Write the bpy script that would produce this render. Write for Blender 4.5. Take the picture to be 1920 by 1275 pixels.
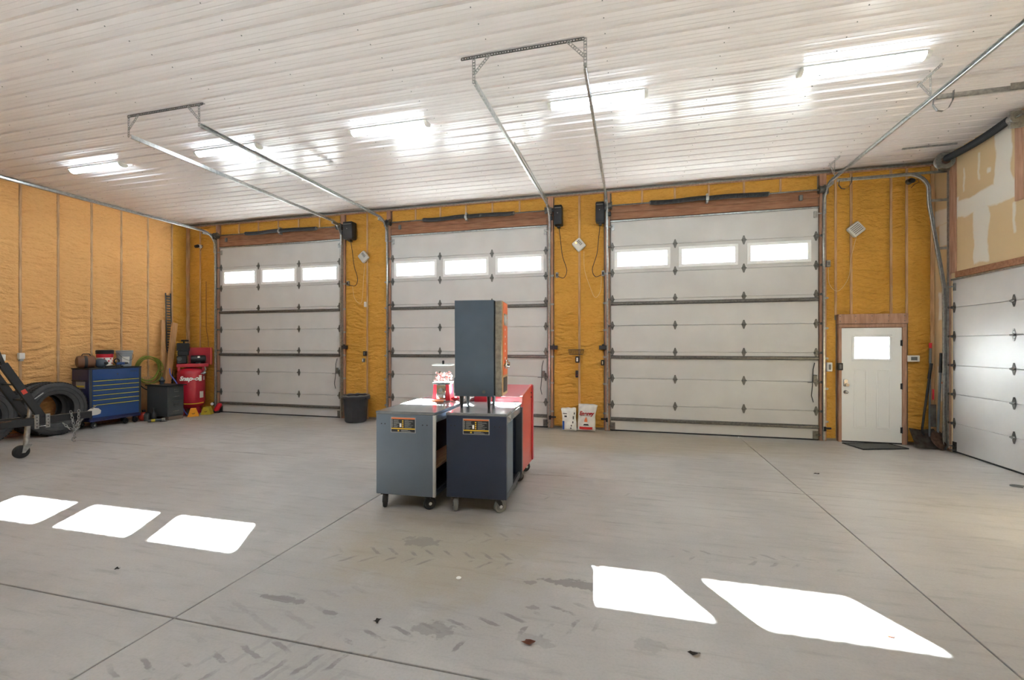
import bpy, bmesh, math, random
from mathutils import Matrix, Vector, noise
random.seed(7)
S = bpy.context.scene
for o in list(bpy.data.objects): bpy.data.objects.remove(o)
COL = S.collection
PI = math.pi

# ------------------------------------------------------------------ camera, sky, sun, exposure
XL, XR, YB, YF, CE = -11.353, 5.092, 9.42, -2.8, 4.917     # room shell
cam = bpy.data.cameras.new('camera'); camo = bpy.data.objects.new('camera', cam); COL.objects.link(camo)
camo.location = (0, 0, 1.75); camo.rotation_euler = (PI/2, 0, 0.257)
cam.sensor_width = 36; cam.lens = 847.43/1920*36; cam.shift_y = 8.9/1920; cam.clip_start = .05
S.camera = camo
W = bpy.data.worlds.new('sky'); S.world = W; W.use_nodes = True
bg = W.node_tree.nodes['Background']; bg.inputs[0].default_value = (.84, .93, 1, 1); bg.inputs[1].default_value = 1.3
sl = bpy.data.lights.new('sun', 'SUN'); sl.energy = 110; sl.angle = math.radians(.53); sl.color = (.895, .96, .99)
so = bpy.data.objects.new('sun', sl); COL.objects.link(so)
so.rotation_euler = Vector((.99, -1.753, -1)).to_track_quat('-Z', 'Y').to_euler(); so.location = (-6, 16, 9)
S.view_settings.view_transform = 'Standard'; S.view_settings.look = 'None'
S.view_settings.gamma = 1; S.view_settings.use_curve_mapping = False; S.view_settings.exposure = 2.74
TUBE = 7.5        # emission strength of the fluorescent lenses

# ------------------------------------------------------------------ materials
def lin(c):
    return tuple((v/255/12.92 if v/255 <= .04045 else ((v/255+.055)/1.055)**2.4) for v in c)
def rgba(c): return (*lin(c), 1)
MATS = {}
def mat(name, c, rough=.5, metal=0, c2=None, ns=6, bump=0, bs=40, spec=None, stretch=(1,1,1), coat=0, det=4):
    """plain or two-tone noise material with an optional fine relief"""
    if name in MATS: return MATS[name]
    m = bpy.data.materials.new(name); m.use_nodes = True; nt = m.node_tree; N = nt.nodes; L = nt.links
    p = N['Principled BSDF']; p.inputs['Base Color'].default_value = rgba(c)
    p.inputs['Roughness'].default_value = rough; p.inputs['Metallic'].default_value = metal
    if spec is not None: p.inputs['Specular IOR Level'].default_value = spec
    if coat: p.inputs['Coat Weight'].default_value = coat; p.inputs['Coat Roughness'].default_value = .08
    if c2 or bump:
        tc = N.new('ShaderNodeTexCoord'); mp = N.new('ShaderNodeMapping'); mp.inputs['Scale'].default_value = stretch
        L.new(tc.outputs['Object'], mp.inputs[0])
    if c2:
        n = N.new('ShaderNodeTexNoise'); n.inputs['Scale'].default_value = ns; n.inputs['Detail'].default_value = det
        L.new(mp.outputs[0], n.inputs['Vector'])
        r = N.new('ShaderNodeValToRGB'); r.color_ramp.elements[0].position = .35; r.color_ramp.elements[1].position = .65
        r.color_ramp.elements[0].color = rgba(c); r.color_ramp.elements[1].color = rgba(c2)
        L.new(n.outputs[0], r.inputs[0]); L.new(r.outputs[0], p.inputs['Base Color'])
    if bump:
        n2 = N.new('ShaderNodeTexNoise'); n2.inputs['Scale'].default_value = bs; n2.inputs['Detail'].default_value = 3
        L.new(mp.outputs[0], n2.inputs['Vector'])
        b = N.new('ShaderNodeBump'); b.inputs['Strength'].default_value = bump; b.inputs['Distance'].default_value = .01
        L.new(n2.outputs[0], b.inputs['Height']); L.new(b.outputs[0], p.inputs['Normal'])
    MATS[name] = m; return m
def emit(name, c, s):
    m = bpy.data.materials.new(name); m.use_nodes = True; p = m.node_tree.nodes['Principled BSDF']
    p.inputs['Base Color'].default_value = rgba(c); p.inputs['Emission Color'].default_value = rgba(c); p.inputs['Emission Strength'].default_value = s
    MATS[name] = m; return m
def pane_mat(name, haze=0):
    m = bpy.data.materials.new(name); m.use_nodes = True; nt = m.node_tree; N = nt.nodes; L = nt.links
    N.remove(N['Principled BSDF']); t = N.new('ShaderNodeBsdfTransparent'); t.inputs[0].default_value = (.95, .97, .97, 1)
    g = N.new('ShaderNodeBsdfGlossy'); g.inputs['Roughness'].default_value = .02
    f = N.new('ShaderNodeFresnel'); f.inputs[0].default_value = 1.45; x = N.new('ShaderNodeMixShader')
    ge = N.new('ShaderNodeNewGeometry'); mu = N.new('ShaderNodeMath'); mu.operation = 'SUBTRACT'; mu.use_clamp = True
    L.new(f.outputs[0], mu.inputs[0]); L.new(ge.outputs['Backfacing'], mu.inputs[1])      # only the outer faces mirror
    src = t.outputs[0]
    if haze:
        d = N.new('ShaderNodeBsdfRefraction'); d.inputs['IOR'].default_value = 1.45; d.inputs['Roughness'].default_value = haze; d.inputs[0].default_value = (.95, .96, .96, 1); src = d.outputs[0]
    L.new(mu.outputs[0], x.inputs[0]); L.new(src, x.inputs[1]); L.new(g.outputs[0], x.inputs[2]); L.new(x.outputs[0], N['Material Output'].inputs[0])
    MATS[name] = m; return m
pane_mat('glass'); pane_mat('textured glass', .24)

def floor_mat():
    m = bpy.data.materials.new('concrete'); m.use_nodes = True; nt = m.node_tree; N = nt.nodes; L = nt.links
    p = N['Principled BSDF']
    geo = N.new('ShaderNodeNewGeometry'); sep = N.new('ShaderNodeSeparateXYZ'); L.new(geo.outputs['Position'], sep.inputs[0])
    def M(op, a, b=None, c=None):
        n = N.new('ShaderNodeMath'); n.operation = op
        for i, v in enumerate((a, b, c)):
            if v is None: continue
            if isinstance(v, (int, float)): n.inputs[i].default_value = v
            else: L.new(v, n.inputs[i])
        return n.outputs[0]
    def NZ(scale, det=4, rough=.55, stretch=None):
        n = N.new('ShaderNodeTexNoise'); n.inputs['Scale'].default_value = scale; n.inputs['Detail'].default_value = det; n.inputs['Roughness'].default_value = rough
        if stretch:
            mp = N.new('ShaderNodeMapping'); mp.inputs['Scale'].default_value = stretch; mp.inputs['Rotation'].default_value = (0, 0, .5); L.new(geo.outputs['Position'], mp.inputs[0]); L.new(mp.outputs[0], n.inputs['Vector'])
        else: L.new(geo.outputs['Position'], n.inputs['Vector'])
        return n.outputs[0]
    def mix(f, a, b):
        n = N.new('ShaderNodeMix'); n.data_type = 'RGBA'
        if isinstance(f, float): n.inputs[0].default_value = f
        else: L.new(f, n.inputs[0])
        for i, v in ((6, a), (7, b)):
            if isinstance(v, tuple): n.inputs[i].default_value = v
            else: L.new(v, n.inputs[i])
        return n.outputs[2]
    def smooth(v, a, b):
        n = N.new('ShaderNodeMapRange'); n.interpolation_type = 'SMOOTHSTEP'; n.inputs[1].default_value = a; n.inputs[2].default_value = b
        if not isinstance(v, (int, float)): L.new(v, n.inputs[0])
        return n.outputs[0]
    big = NZ(.55, 5, .6); mid = NZ(3.2, 6, .65); streak = NZ(1.6, 6, .7, (1, 7, 1)); fine = NZ(60, 3, .6)
    col = mix(smooth(big, .38, .62), rgba((166, 161, 156)), rgba((180, 175, 170)))
    col = mix(M('MULTIPLY', smooth(streak, .52, .72), .5), col, rgba((140, 136, 131)))
    col = mix(M('MULTIPLY', smooth(mid, .55, .75), .45), col, rgba((184, 181, 176)))
    # tan dust trodden in by the middle doors and around the carts
    X, Y = sep.outputs[0], sep.outputs[1]
    def blob(cx, cy, rx, ry, n, amt, s=.45):
        d = M('SQRT', M('ADD', M('POWER', M('DIVIDE', M('SUBTRACT', X, cx), rx), 2), M('POWER', M('DIVIDE', M('SUBTRACT', Y, cy), ry), 2)))
        d = M('ADD', d, M('MULTIPLY', M('SUBTRACT', n, .5), amt))
        return smooth(d, 1.0+s/2, 1.0-s/2)
    tan = rgba((163, 148, 118))
    col = mix(M('MULTIPLY', blob(-.6, 8.5, 3.6, .9, big, 1.2, .8), .55), col, tan)
    col = mix(M('MULTIPLY', blob(-1.6, 3.6, .9, .7, mid, 1.6, .9), .5), col, tan)
    col = mix(M('MULTIPLY', blob(-9.0, 8.6, 2.6, .7, big, 1.2, .8), .35), col, tan)
    n9 = NZ(14, 4, .6)
    marks = None
    for cx, cy, rx, ry, a in ((-1.8, 3.68, .17, .09, .5), (-.36, 3.31, .24, .055, .8), (-1.17, 2.57, .13, .07, .5), (-2.3, 2.61, .16, .035, .75), (-1.9, 2.55, .05, .03, .7), (-.72, 3.25, .05, .03, .6), (-.62, 2.95, .05, .03, .6), (-.55, 2.62, .12, .05, .35), (.1, 2.75, .1, .06, .3), (1.1, 2.62, .16, .07, .25)):
        k = M('MULTIPLY', blob(cx, cy, rx, ry, n9, 2.4, .25), a); marks = k if marks is None else M('MAXIMUM', marks, k)
    # lugged tyre prints: chevron bars in bands that cross the slab
    for x0, y0, ang, ln, hw, per, a in ((-2.75, 1.68, 27, 2.9, .17, .17, .75), (-2.5, 3.28, 9, 1.75, .15, .16, .6), (-2.6, 2.0, 27, 1.2, .5, .2, .25), (.2, 3.98, 6, 1.5, .12, .16, .5), (-1.5, 3.85, 12, .9, .12, .15, .4), (-1.2, 5.05, 22, 1.5, .12, .16, .35)):
        ca, sa = math.cos(math.radians(ang)), math.sin(math.radians(ang))
        dx, dy = M('SUBTRACT', X, x0), M('SUBTRACT', Y, y0)
        s = M('ADD', M('MULTIPLY', dx, ca), M('MULTIPLY', dy, sa)); t = M('SUBTRACT', M('MULTIPLY', dy, ca), M('MULTIPLY', dx, sa))
        bar = M('FRACT', M('DIVIDE', M('ADD', M('ADD', s, M('MULTIPLY', M('ABSOLUTE', t), .9)), M('MULTIPLY', n9, .06)), per))
        bar = M('MULTIPLY', smooth(bar, .08, .14), smooth(bar, .36, .30))
        box = M('MULTIPLY', M('MULTIPLY', smooth(M('ABSOLUTE', t), hw, hw-.03), smooth(M('ABSOLUTE', t), .012, .03)), M('MULTIPLY', smooth(s, 0, .2), smooth(s, ln, ln-.25)))
        k = M('MULTIPLY', M('MULTIPLY', M('MULTIPLY', bar, box), smooth(mid, .44, .56)), a); marks = M('MAXIMUM', marks, k)
    col = mix(M('MULTIPLY', marks, .75), col, rgba((98, 94, 90)))
    col = mix(M('MULTIPLY', smooth(fine, .4, .7), .12), col, rgba((120, 116, 110)))
    L.new(col, p.inputs['Base Color'])
    r = N.new('ShaderNodeMapRange'); r.inputs[1].default_value = .3; r.inputs[2].default_value = .7; r.inputs[3].default_value = .36; r.inputs[4].default_value = .55
    L.new(streak, r.inputs[0]); L.new(r.outputs[0], p.inputs['Roughness'])
    b = N.new('ShaderNodeBump'); b.inputs['Strength'].default_value = .12; b.inputs['Distance'].default_value = .01; L.new(mid, b.inputs['Height']); L.new(b.outputs[0], p.inputs['Normal'])
    MATS['concrete'] = m
floor_mat()

def foam_mat(name, a, b, c):
    m = bpy.data.materials.new(name); m.use_nodes = True; nt = m.node_tree; N = nt.nodes; L = nt.links; p = N['Principled BSDF']
    geo = N.new('ShaderNodeNewGeometry')
    n = N.new('ShaderNodeTexNoise'); n.inputs['Scale'].default_value = 1.1; n.inputs['Detail'].default_value = 5; L.new(geo.outputs['Position'], n.inputs['Vector'])
    r = N.new('ShaderNodeValToRGB'); e = r.color_ramp.elements; e[0].position = .3; e[0].color = rgba(a); e[1].position = .7; e[1].color = rgba(b); L.new(n.outputs[0], r.inputs[0])
    n2 = N.new('ShaderNodeTexNoise'); n2.inputs['Scale'].default_value = 16; n2.inputs['Detail'].default_value = 5; mp = N.new('ShaderNodeMapping'); mp.inputs['Scale'].default_value = (1, 1, 2.6); L.new(geo.outputs['Position'], mp.inputs[0]); L.new(mp.outputs[0], n2.inputs['Vector'])
    mx = N.new('ShaderNodeMix'); mx.data_type = 'RGBA'; mr = N.new('ShaderNodeMapRange'); mr.inputs[1].default_value = .5; mr.inputs[2].default_value = .75; mr.inputs[4].default_value = .55
    L.new(n2.outputs[0], mr.inputs[0]); L.new(mr.outputs[0], mx.inputs[0]); L.new(r.outputs[0], mx.inputs[6]); mx.inputs[7].default_value = rgba(c); L.new(mx.outputs[2], p.inputs['Base Color'])
    bp = N.new('ShaderNodeBump'); bp.inputs['Strength'].default_value = .85; bp.inputs['Distance'].default_value = .02
    n3 = N.new('ShaderNodeTexNoise'); n3.inputs['Scale'].default_value = 22; n3.inputs['Detail'].default_value = 4; L.new(mp.outputs[0], n3.inputs['Vector']); L.new(n3.outputs[0], bp.inputs['Height']); L.new(bp.outputs[0], p.inputs['Normal'])
    p.inputs['Roughness'].default_value = .55; p.inputs['Specular IOR Level'].default_value = .3
    MATS[name] = m
foam_mat('foam orange', (226, 170, 106), (234, 180, 114), (212, 150, 84))
foam_mat('foam ochre', (202, 148, 58), (214, 160, 70), (184, 126, 44))

def drywall_mat():
    m = bpy.data.materials.new('drywall'); m.use_nodes = True; nt = m.node_tree; N = nt.nodes; L = nt.links; p = N['Principled BSDF']
    geo = N.new('ShaderNodeNewGeometry'); sep = N.new('ShaderNodeSeparateXYZ'); L.new(geo.outputs['Position'], sep.inputs[0])
    nz = N.new('ShaderNodeTexNoise'); nz.inputs['Scale'].default_value = 3; nz.inputs['Detail'].default_value = 4; L.new(geo.outputs['Position'], nz.inputs['Vector'])
    def M(op, a, b):
        n = N.new('ShaderNodeMath'); n.operation = op
        for i, v in enumerate((a, b)):
            if isinstance(v, (int, float)): n.inputs[i].default_value = v
            else: L.new(v, n.inputs[i])
        return n.outputs[0]
    wob = M('MULTIPLY', M('SUBTRACT', nz.outputs[0], .5), .16)
    def band(v, c, h):
        d = M('ABSOLUTE', M('SUBTRACT', M('ADD', v, wob), c), 0); r = N.new('ShaderNodeMapRange'); r.inputs[1].default_value = h; r.inputs[2].default_value = h-.03; L.new(d, r.inputs[0]); return r.outputs[0]
    Y, Z = sep.outputs[1], sep.outputs[2]
    acc = band(Z, 3.92, .15)                                     # taped joint between the boards
    for cy, hy, cz, hz in ((7.94, .17, 4.5, .5), (8.37, .17, 3.4, .42), (8.72, .03, 4.35, .2), (8.4, .03, 4.45, .22), (8.22, .05, 4.33, .05), (7.75, .04, 3.5, .22), (8.95, .12, 3.95, .2), (9.2, .14, 2.4, .25), (9.25, .13, 1.1, .3), (9.2, .13, 3.6, .2), (6.5, .2, 4, 1), (4.0, .15, 2.4, 3), (2.8, .15, 2.4, 3), (1.6, .15, 2.4, 3), (.4, .15, 2.4, 3)):
        acc = M('MAXIMUM', acc, M('MULTIPLY', band(Y, cy, hy), band(Z, cz, hz)))
    mx = N.new('ShaderNodeMix'); mx.data_type = 'RGBA'; mx.inputs[6].default_value = rgba((210, 184, 142)); mx.inputs[7].default_value = rgba((222, 216, 204)); L.new(acc, mx.inputs[0]); L.new(mx.outputs[2], p.inputs['Base Color'])
    p.inputs['Roughness'].default_value = .8; MATS['drywall'] = m
drywall_mat()

mat('ceiling steel', (220, 213, 211), .21, 0, spec=.45)
mat('door steel', (202, 200, 197), .42, 0, c2=(196, 194, 191), ns=2, bump=.10, bs=160)
mat('door edge', (240, 240, 237), .4)
mat('white vinyl', (236, 236, 234), .35)
mat('galvanised', (176, 176, 172), .34, .85, c2=(150, 150, 148), ns=25)
mat('dull steel', (120, 118, 114), .42, .8, c2=(98, 96, 92), ns=30)
mat('chrome', (205, 205, 205), .12, 1)
mat('jamb wood', (188, 148, 122), .7, c2=(166, 124, 98), ns=5, stretch=(6, 6, .6))
mat('header wood', (158, 112, 82), .7, c2=(136, 92, 64), ns=5, stretch=(.8, 6, 5))
mat('stud wood', (206, 168, 126), .7, c2=(176, 134, 92), ns=6, stretch=(6, 6, .5))
mat('pine', (205, 158, 108), .65, c2=(188, 138, 90), ns=5, stretch=(8, 8, .7))
mat('plywood', (188, 148, 104), .6, c2=(170, 128, 86), ns=5, stretch=(6, .7, 6))
mat('black plastic', (30, 30, 32), .45)
mat('black rubber', (34, 34, 35), .75, c2=(48, 47, 46), ns=9)
mat('tyre rubber', (56, 56, 58), .72, c2=(70, 69, 68), ns=7, bump=.2, bs=50)
mat('black paint', (30, 31, 33), .42)
mat('spring black', (38, 40, 42), .5)
mat('white plastic', (226, 224, 218), .4)
mat('off white plastic', (206, 203, 195), .4)
mat('grey plastic', (110, 110, 108), .5)
mat('dark bin', (46, 48, 52), .5, c2=(54, 56, 60), ns=6)
mat('cart grey', (97, 108, 121), .38, 0, c2=(93, 103, 115), ns=3, coat=.2)
mat('cart navy', (40, 48, 68), .38, 0, c2=(37, 45, 63), ns=3, coat=.2)
mat('cart frame', (64, 68, 74), .4, .2)
mat('cart interior', (24, 27, 36), .5)
mat('cart top', (140, 142, 143), .24, .3, c2=(128, 130, 131), ns=8)
mat('cart trim', (196, 196, 194), .35, .4)
mat('machine body', (84, 97, 112), .42, 0, c2=(76, 90, 104), ns=3)
mat('machine orange', (226, 102, 56), .4)
mat('machine tan', (178, 142, 100), .4, .3)
mat('red paint', (196, 36, 52), .32, 0, coat=.4)
mat('orange red paint', (206, 66, 52), .34, 0, coat=.4)
mat('bright red', (205, 30, 50), .4)
mat('compressor red', (176, 24, 46), .3, 0, coat=.4)
mat('chest blue', (36, 70, 128), .32, 0, coat=.3)
mat('chest dark blue', (32, 40, 84), .35, 0, coat=.3)
mat('yellow trim', (222, 206, 72), .4)
mat('yellow plastic', (214, 190, 40), .45)
mat('yellow faded', (176, 160, 40), .6)
mat('orange plastic', (240, 160, 30), .45)
mat('pail grey', (150, 156, 162), .4)
mat('cabinet grey', (74, 77, 77), .45, .2)
mat('bag white', (226, 224, 216), .5, c2=(206, 204, 198), ns=9, bump=.5, bs=14)
mat('print red', (205, 45, 45), .5)
mat('print blue', (40, 84, 160), .5)
mat('print black', (30, 30, 32), .5)
mat('print grey', (150, 150, 148), .5)
mat('print white', (235, 235, 230), .5)
mat('print yellow', (236, 190, 50), .5)
mat('print orange', (226, 120, 66), .5)
mat('hose green', (128, 134, 44), .5)
mat('blue hose', (90, 100, 200), .4)
mat('brown leather', (110, 72, 46), .5)
mat('helmet grey', (70, 80, 94), .35)
mat('label', (225, 222, 214), .5)
mat('leaf', (120, 70, 50), .7); mat('dark leaf', (54, 46, 40), .8); mat('orange leaf', (205, 120, 80), .6)
mat('mat rubber', (96, 94, 88), .9, c2=(70, 70, 68), ns=70, bump=.4, bs=120)
mat('box cord', (214, 192, 150), .5)
mat('joint', (58, 52, 47), .9)
mat('gravel', (124, 120, 114), .9, c2=(104, 100, 95), ns=4)
mat('sheathing', (150, 140, 125), .8)
mat('rusty steel', (120, 92, 74), .6, .5, c2=(90, 66, 52), ns=20)
mat('shovel grey', (118, 112, 106), .5, .5, c2=(90, 80, 70), ns=12)
mat('handle grey', (110, 116, 120), .5)
mat('concrete block', (120, 104, 92), .85)
mat('gumball', (214, 60, 60), .3, c2=(240, 226, 220), ns=60)
emit('tube light', (226, 243, 255), TUBE)
emit('lit led', (255, 170, 60), 2.0)

# ------------------------------------------------------------------ mesh helpers
WM = {}
class B:
    def __init__(s): s.bm = bmesh.new(); s.mi = 0; s.M = Matrix()
    def _v(s, p): return s.bm.verts.new(s.M @ Vector(p))
    def _f(s, vs):
        try: f = s.bm.faces.new(vs); f.material_index = s.mi; return f
        except ValueError: return None
    def box(s, x0, x1, y0, y1, z0, z1, bev=0, seg=1):
        v = [s._v((x, y, z)) for z in (z0, z1) for y in (y0, y1) for x in (x0, x1)]
        fs = [s._f([v[i] for i in q]) for q in ((0,2,3,1),(4,5,7,6),(0,1,5,4),(2,6,7,3),(0,4,6,2),(1,3,7,5))]
        if bev:
            es = list({e for f in fs for e in f.edges}); r = bmesh.ops.bevel(s.bm, geom=es, offset=bev, segments=seg, affect='EDGES', profile=.5)
            for f in r['faces']: f.material_index = s.mi
        return s
    def obox(s, c, d, M=None, bev=0):
        o = s.M; s.M = o @ (Matrix.Translation(c) @ (M or Matrix())); s.box(-d[0]/2, d[0]/2, -d[1]/2, d[1]/2, -d[2]/2, d[2]/2, bev); s.M = o; return s
    def bar(s, p0, p1, w, h, up=(0,0,1), bev=0):
        """square bar from p0 to p1, w across, h along up"""
        p0, p1 = Vector(p0), Vector(p1); d = p1-p0; z = d.normalized(); u = Vector(up)
        x = u.cross(z)
        if x.length < 1e-4: x = Vector((1,0,0)).cross(z)
        x.normalize(); y = z.cross(x); R = Matrix((x, y, z)).transposed().to_4x4()
        return s.obox((p0+p1)/2, (w, h, d.length), R, bev)
    def cyl(s, p0, p1, r0, r1=None, n=14, caps=True):
        p0, p1 = Vector(p0), Vector(p1); r1 = r0 if r1 is None else r1
        z = (p1-p0).normalized(); x = z.orthogonal().normalized(); y = z.cross(x)
        a = [s._v(p0+r0*(math.cos(t)*x+math.sin(t)*y)) for t in [2*PI*i/n for i in range(n)]]
        b = [s._v(p1+r1*(math.cos(t)*x+math.sin(t)*y)) for t in [2*PI*i/n for i in range(n)]]
        for i in range(n): s._f((a[i], a[(i+1)%n], b[(i+1)%n], b[i]))
        if caps: s._f(a[::-1]); s._f(b)
        return s
    def lathe(s, prof, c=(0,0,0), n=24, axis='z', closed=False):
        c = Vector(c); rings = []
        A = {'z': Matrix(), 'x': Matrix.Rotation(PI/2, 4, 'Y'), 'y': Matrix.Rotation(-PI/2, 4, 'X')}[axis] if isinstance(axis, str) else axis
        for r, z in prof:
            if r < 1e-6: rings.append([s._v(c + A @ Vector((0,0,z)))])
            else: rings.append([s._v(c + A @ Vector((r*math.cos(2*PI*i/n), r*math.sin(2*PI*i/n), z))) for i in range(n)])
        pairs = list(zip(rings, rings[1:])) + ([(rings[-1], rings[0])] if closed else [])
        for a, b in pairs:
            for i in range(n):
                j = (i+1) % n
                if len(a) == 1 and len(b) == 1: continue
                if len(a) == 1: s._f((a[0], b[j], b[i]))
                elif len(b) == 1: s._f((a[i], a[j], b[0]))
                else: s._f((a[i], a[j], b[j], b[i]))
        return s
    def tube(s, pts, r, n=8, closed=False, rad=None):
        P = [Vector(p) for p in pts]; m = len(P); rings = []; x = None
        for i in range(m):
            if closed: t = P[(i+1)%m]-P[i-1]
            else: t = P[min(i+1, m-1)]-P[max(i-1, 0)]
            t.normalize()
            x = t.orthogonal().normalized() if x is None else (x - t*x.dot(t)).normalized()
            y = t.cross(x); rr = rad[i] if rad else r
            rings.append([s._v(P[i]+rr*(math.cos(2*PI*k/n)*x+math.sin(2*PI*k/n)*y)) for k in range(n)])
        for i in range(m if closed else m-1):
            a, b = rings[i], rings[(i+1)%m]
            for k in range(n): s._f((a[k], a[(k+1)%n], b[(k+1)%n], b[k]))
        if not closed: s._f(rings[0][::-1]); s._f(rings[-1])
        return s
    def prism(s, poly, a0, a1, axis='y'):
        """extrude a 2-D polygon: axis y -> polygon in xz, x -> yz, z -> xy"""
        f = {'y': lambda p, a: (p[0], a, p[1]), 'x': lambda p, a: (a, p[0], p[1]), 'z': lambda p, a: (p[0], p[1], a)}[axis]
        A = [s._v(f(p, a0)) for p in poly]; Bv = [s._v(f(p, a1)) for p in poly]; n = len(poly)
        s._f(A); s._f(Bv[::-1])
        for i in range(n): s._f((A[i], Bv[i], Bv[(i+1)%n], A[(i+1)%n]))
        return s
    def sphere(s, c, r, n=16, m=10, sc=(1,1,1)):
        o = s.M; s.M = o @ Matrix.Translation(c) @ Matrix.Diagonal((*sc, 1))
        s.lathe([(r*math.sin(PI*i/m), -r*math.cos(PI*i/m)) for i in range(m+1)], n=n); s.M = o; return s
    def sweep(s, prof, frames):
        """profile points (a,b) placed with frames (origin, A axis, B axis)"""
        R = [[s._v(Vector(o)+a*Vector(A)+b*Vector(Bx)) for a, b in prof] for o, A, Bx in frames]
        n = len(prof)
        for p, q in zip(R, R[1:]):
            for i in range(n): s._f((p[i], p[(i+1)%n], q[(i+1)%n], q[i]))
        s._f(R[0][::-1]); s._f(R[-1]); return s
    def mesh(s, name, mats, smooth=True, ang=38):
        bm = s.bm; bmesh.ops.recalc_face_normals(bm, faces=bm.faces)
        if smooth:
            lim = math.radians(ang)
            for f in bm.faces: f.smooth = True
            for e in bm.edges:
                if len(e.link_faces) == 2 and e.calc_face_angle(0) > lim: e.smooth = False
        me = bpy.data.meshes.new(name); bm.to_mesh(me); bm.free()
        for m in (mats if isinstance(mats, (list, tuple)) else [mats]): me.materials.append(MATS[m] if isinstance(m, str) else m)
        return me

def link(name, data, parent=None, world=None):
    o = bpy.data.objects.new(name, data); COL.objects.link(o)
    P = Matrix()
    if parent is not None: o.parent = parent; P = WM[parent.name]
    w = world if world is not None else P
    o.matrix_local = P.inverted() @ w; WM[o.name] = w.copy()
    return o
def tag(o, label=None, cat=None, group=None, kind=None):
    if label: o['label'] = label
    if cat: o['category'] = cat
    if group: o['group'] = group
    if kind: o['kind'] = kind
    return o
def thing(name, label, cat, loc=(0,0,0), rz=0, group=None, kind=None):
    return tag(link(name, None, None, Matrix.Translation(loc) @ Matrix.Rotation(rz, 4, 'Z')), label, cat, group, kind)
def part(name, b, m, parent=None, label=None, smooth=True, ang=38, local=True, kind=None):
    """part in the coordinates of its parent (local) or in room coordinates"""
    if parent is not None and not local:
        bmesh.ops.transform(b.bm, matrix=WM[parent.name].inverted(), verts=b.bm.verts)
    o = link(name, b.mesh(name, m, smooth, ang), parent)
    return tag(o, label, kind=kind)
def solo(name, b, m, label, cat, group=None, loc=None, smooth=True):
    """a thing that is one mesh, built in room coordinates"""
    if loc is not None: bmesh.ops.transform(b.bm, matrix=Matrix.Translation(loc).inverted(), verts=b.bm.verts)
    o = link(name, b.mesh(name, m, smooth), None, Matrix.Translation(loc) if loc is not None else Matrix())
    return tag(o, label, cat, group)
def struct(name, b, m, parent=None, smooth=False, label=None):
    o = link(name, b.mesh(name, m, smooth), parent)
    if parent is None: o['kind'] = 'structure'
    return tag(o, label)
def inst(name, me, parent, loc, R=None):
    """one more copy of a shared mesh, placed in its parent's coordinates"""
    return link(name, me, parent, WM[parent.name] @ Matrix.Translation(loc) @ (R or Matrix()))
def rotz(a): return Matrix.Rotation(a, 4, 'Z')
def arc(c, r, a0, a1, n, ax=0):
    return [(c[0]+r*math.cos(a0+(a1-a0)*i/n), c[1]+r*math.sin(a0+(a1-a0)*i/n)) for i in range(n+1)]
def text_mesh(txt, size, shear=0, bold=0, ext=.0015):
    cu = bpy.data.curves.new('lettering', 'FONT'); cu.body = txt; cu.size = size; cu.shear = shear; cu.extrude = ext; cu.offset = bold
    cu.align_x = 'CENTER'; cu.align_y = 'CENTER'
    o = bpy.data.objects.new('lettering', cu); COL.objects.link(o); bpy.context.view_layer.update()
    me = bpy.data.meshes.new_from_object(o.evaluated_get(bpy.context.evaluated_depsgraph_get()))
    bpy.data.objects.remove(o); return me

# ------------------------------------------------------------------ floor: slabs with sawn joints
b = B(); b.box(XL-.2, XR+.2, YF-.2, YB+.2, -.3, -.014); fl = struct('floor', b, 'joint')
xs = [XL-.1, -7.65, -2.83, 1.985, XR+.1]; ys = [YF-.1, 2.25, 5.99, YB+.14]; g = .005
for i in range(4):
    for j in range(3):
        b = B(); b.box(xs[i]+g, xs[i+1]-g, ys[j]+g, ys[j+1]-g, -.1, 0, .003); struct('concrete_slab', b, 'concrete', fl)
b = B(); b.box(-40, 40, YB+.15, 60, -.4, -.06); struct('ground', b, 'gravel')

# ------------------------------------------------------------------ ceiling: ribbed steel sheets
b = B(); b.box(XL-.2, XR+.2, YF-.2, YB+.2, CE+.02, CE+.2); ce = struct('ceiling', b, 'sheathing')
def rib_profile(w, z):
    P = []; pitch = .2286; n = int(round(w/pitch))
    for i in range(n):
        y = i*pitch
        P += [(y, z), (y+.016, z-.015), (y+.040, z-.015), (y+.056, z)]
        for k in (.108, .166): P += [(y+k-.012, z), (y+k-.005, z-.0025), (y+k+.005, z-.0025), (y+k+.012, z)]
    return P + [(w, z)]
pr = rib_profile(.9144, 0)
def sheet(x0, x1):
    b = B(); A = [b._v((x0, y, z)) for y, z in pr]; C = [b._v((x1, y, z)) for y, z in pr]
    for i in range(len(pr)-1): b._f((A[i], A[i+1], C[i+1], C[i]))
    me = b.mesh('ceiling_sheet', 'ceiling steel', False)
    return me
sa, sb = sheet(XL, -3.4), sheet(-3.42, XR)
y = YB - .02 - .9144; k = 0
while y > YF-.9:
    dz = .0012*(k % 2)
    for me in (sa, sb):
        inst('ceiling_sheet', me, ce, (0, y, CE+.002-dz - (.002 if me is sb else 0)))
    y -= .9144; k += 1
b = B()
yy = YB-.02
while yy > 1.5:
    yy -= .2286
    for i in range(14):
        x = XL+.3+1.2*i
        if x < XR-.05: b.cyl((x, yy+.085, CE-.001), (x, yy+.085, CE-.007), .006, n=6)
part('screw', b, 'grey plastic', ce, kind='stuff', smooth=False)

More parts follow.
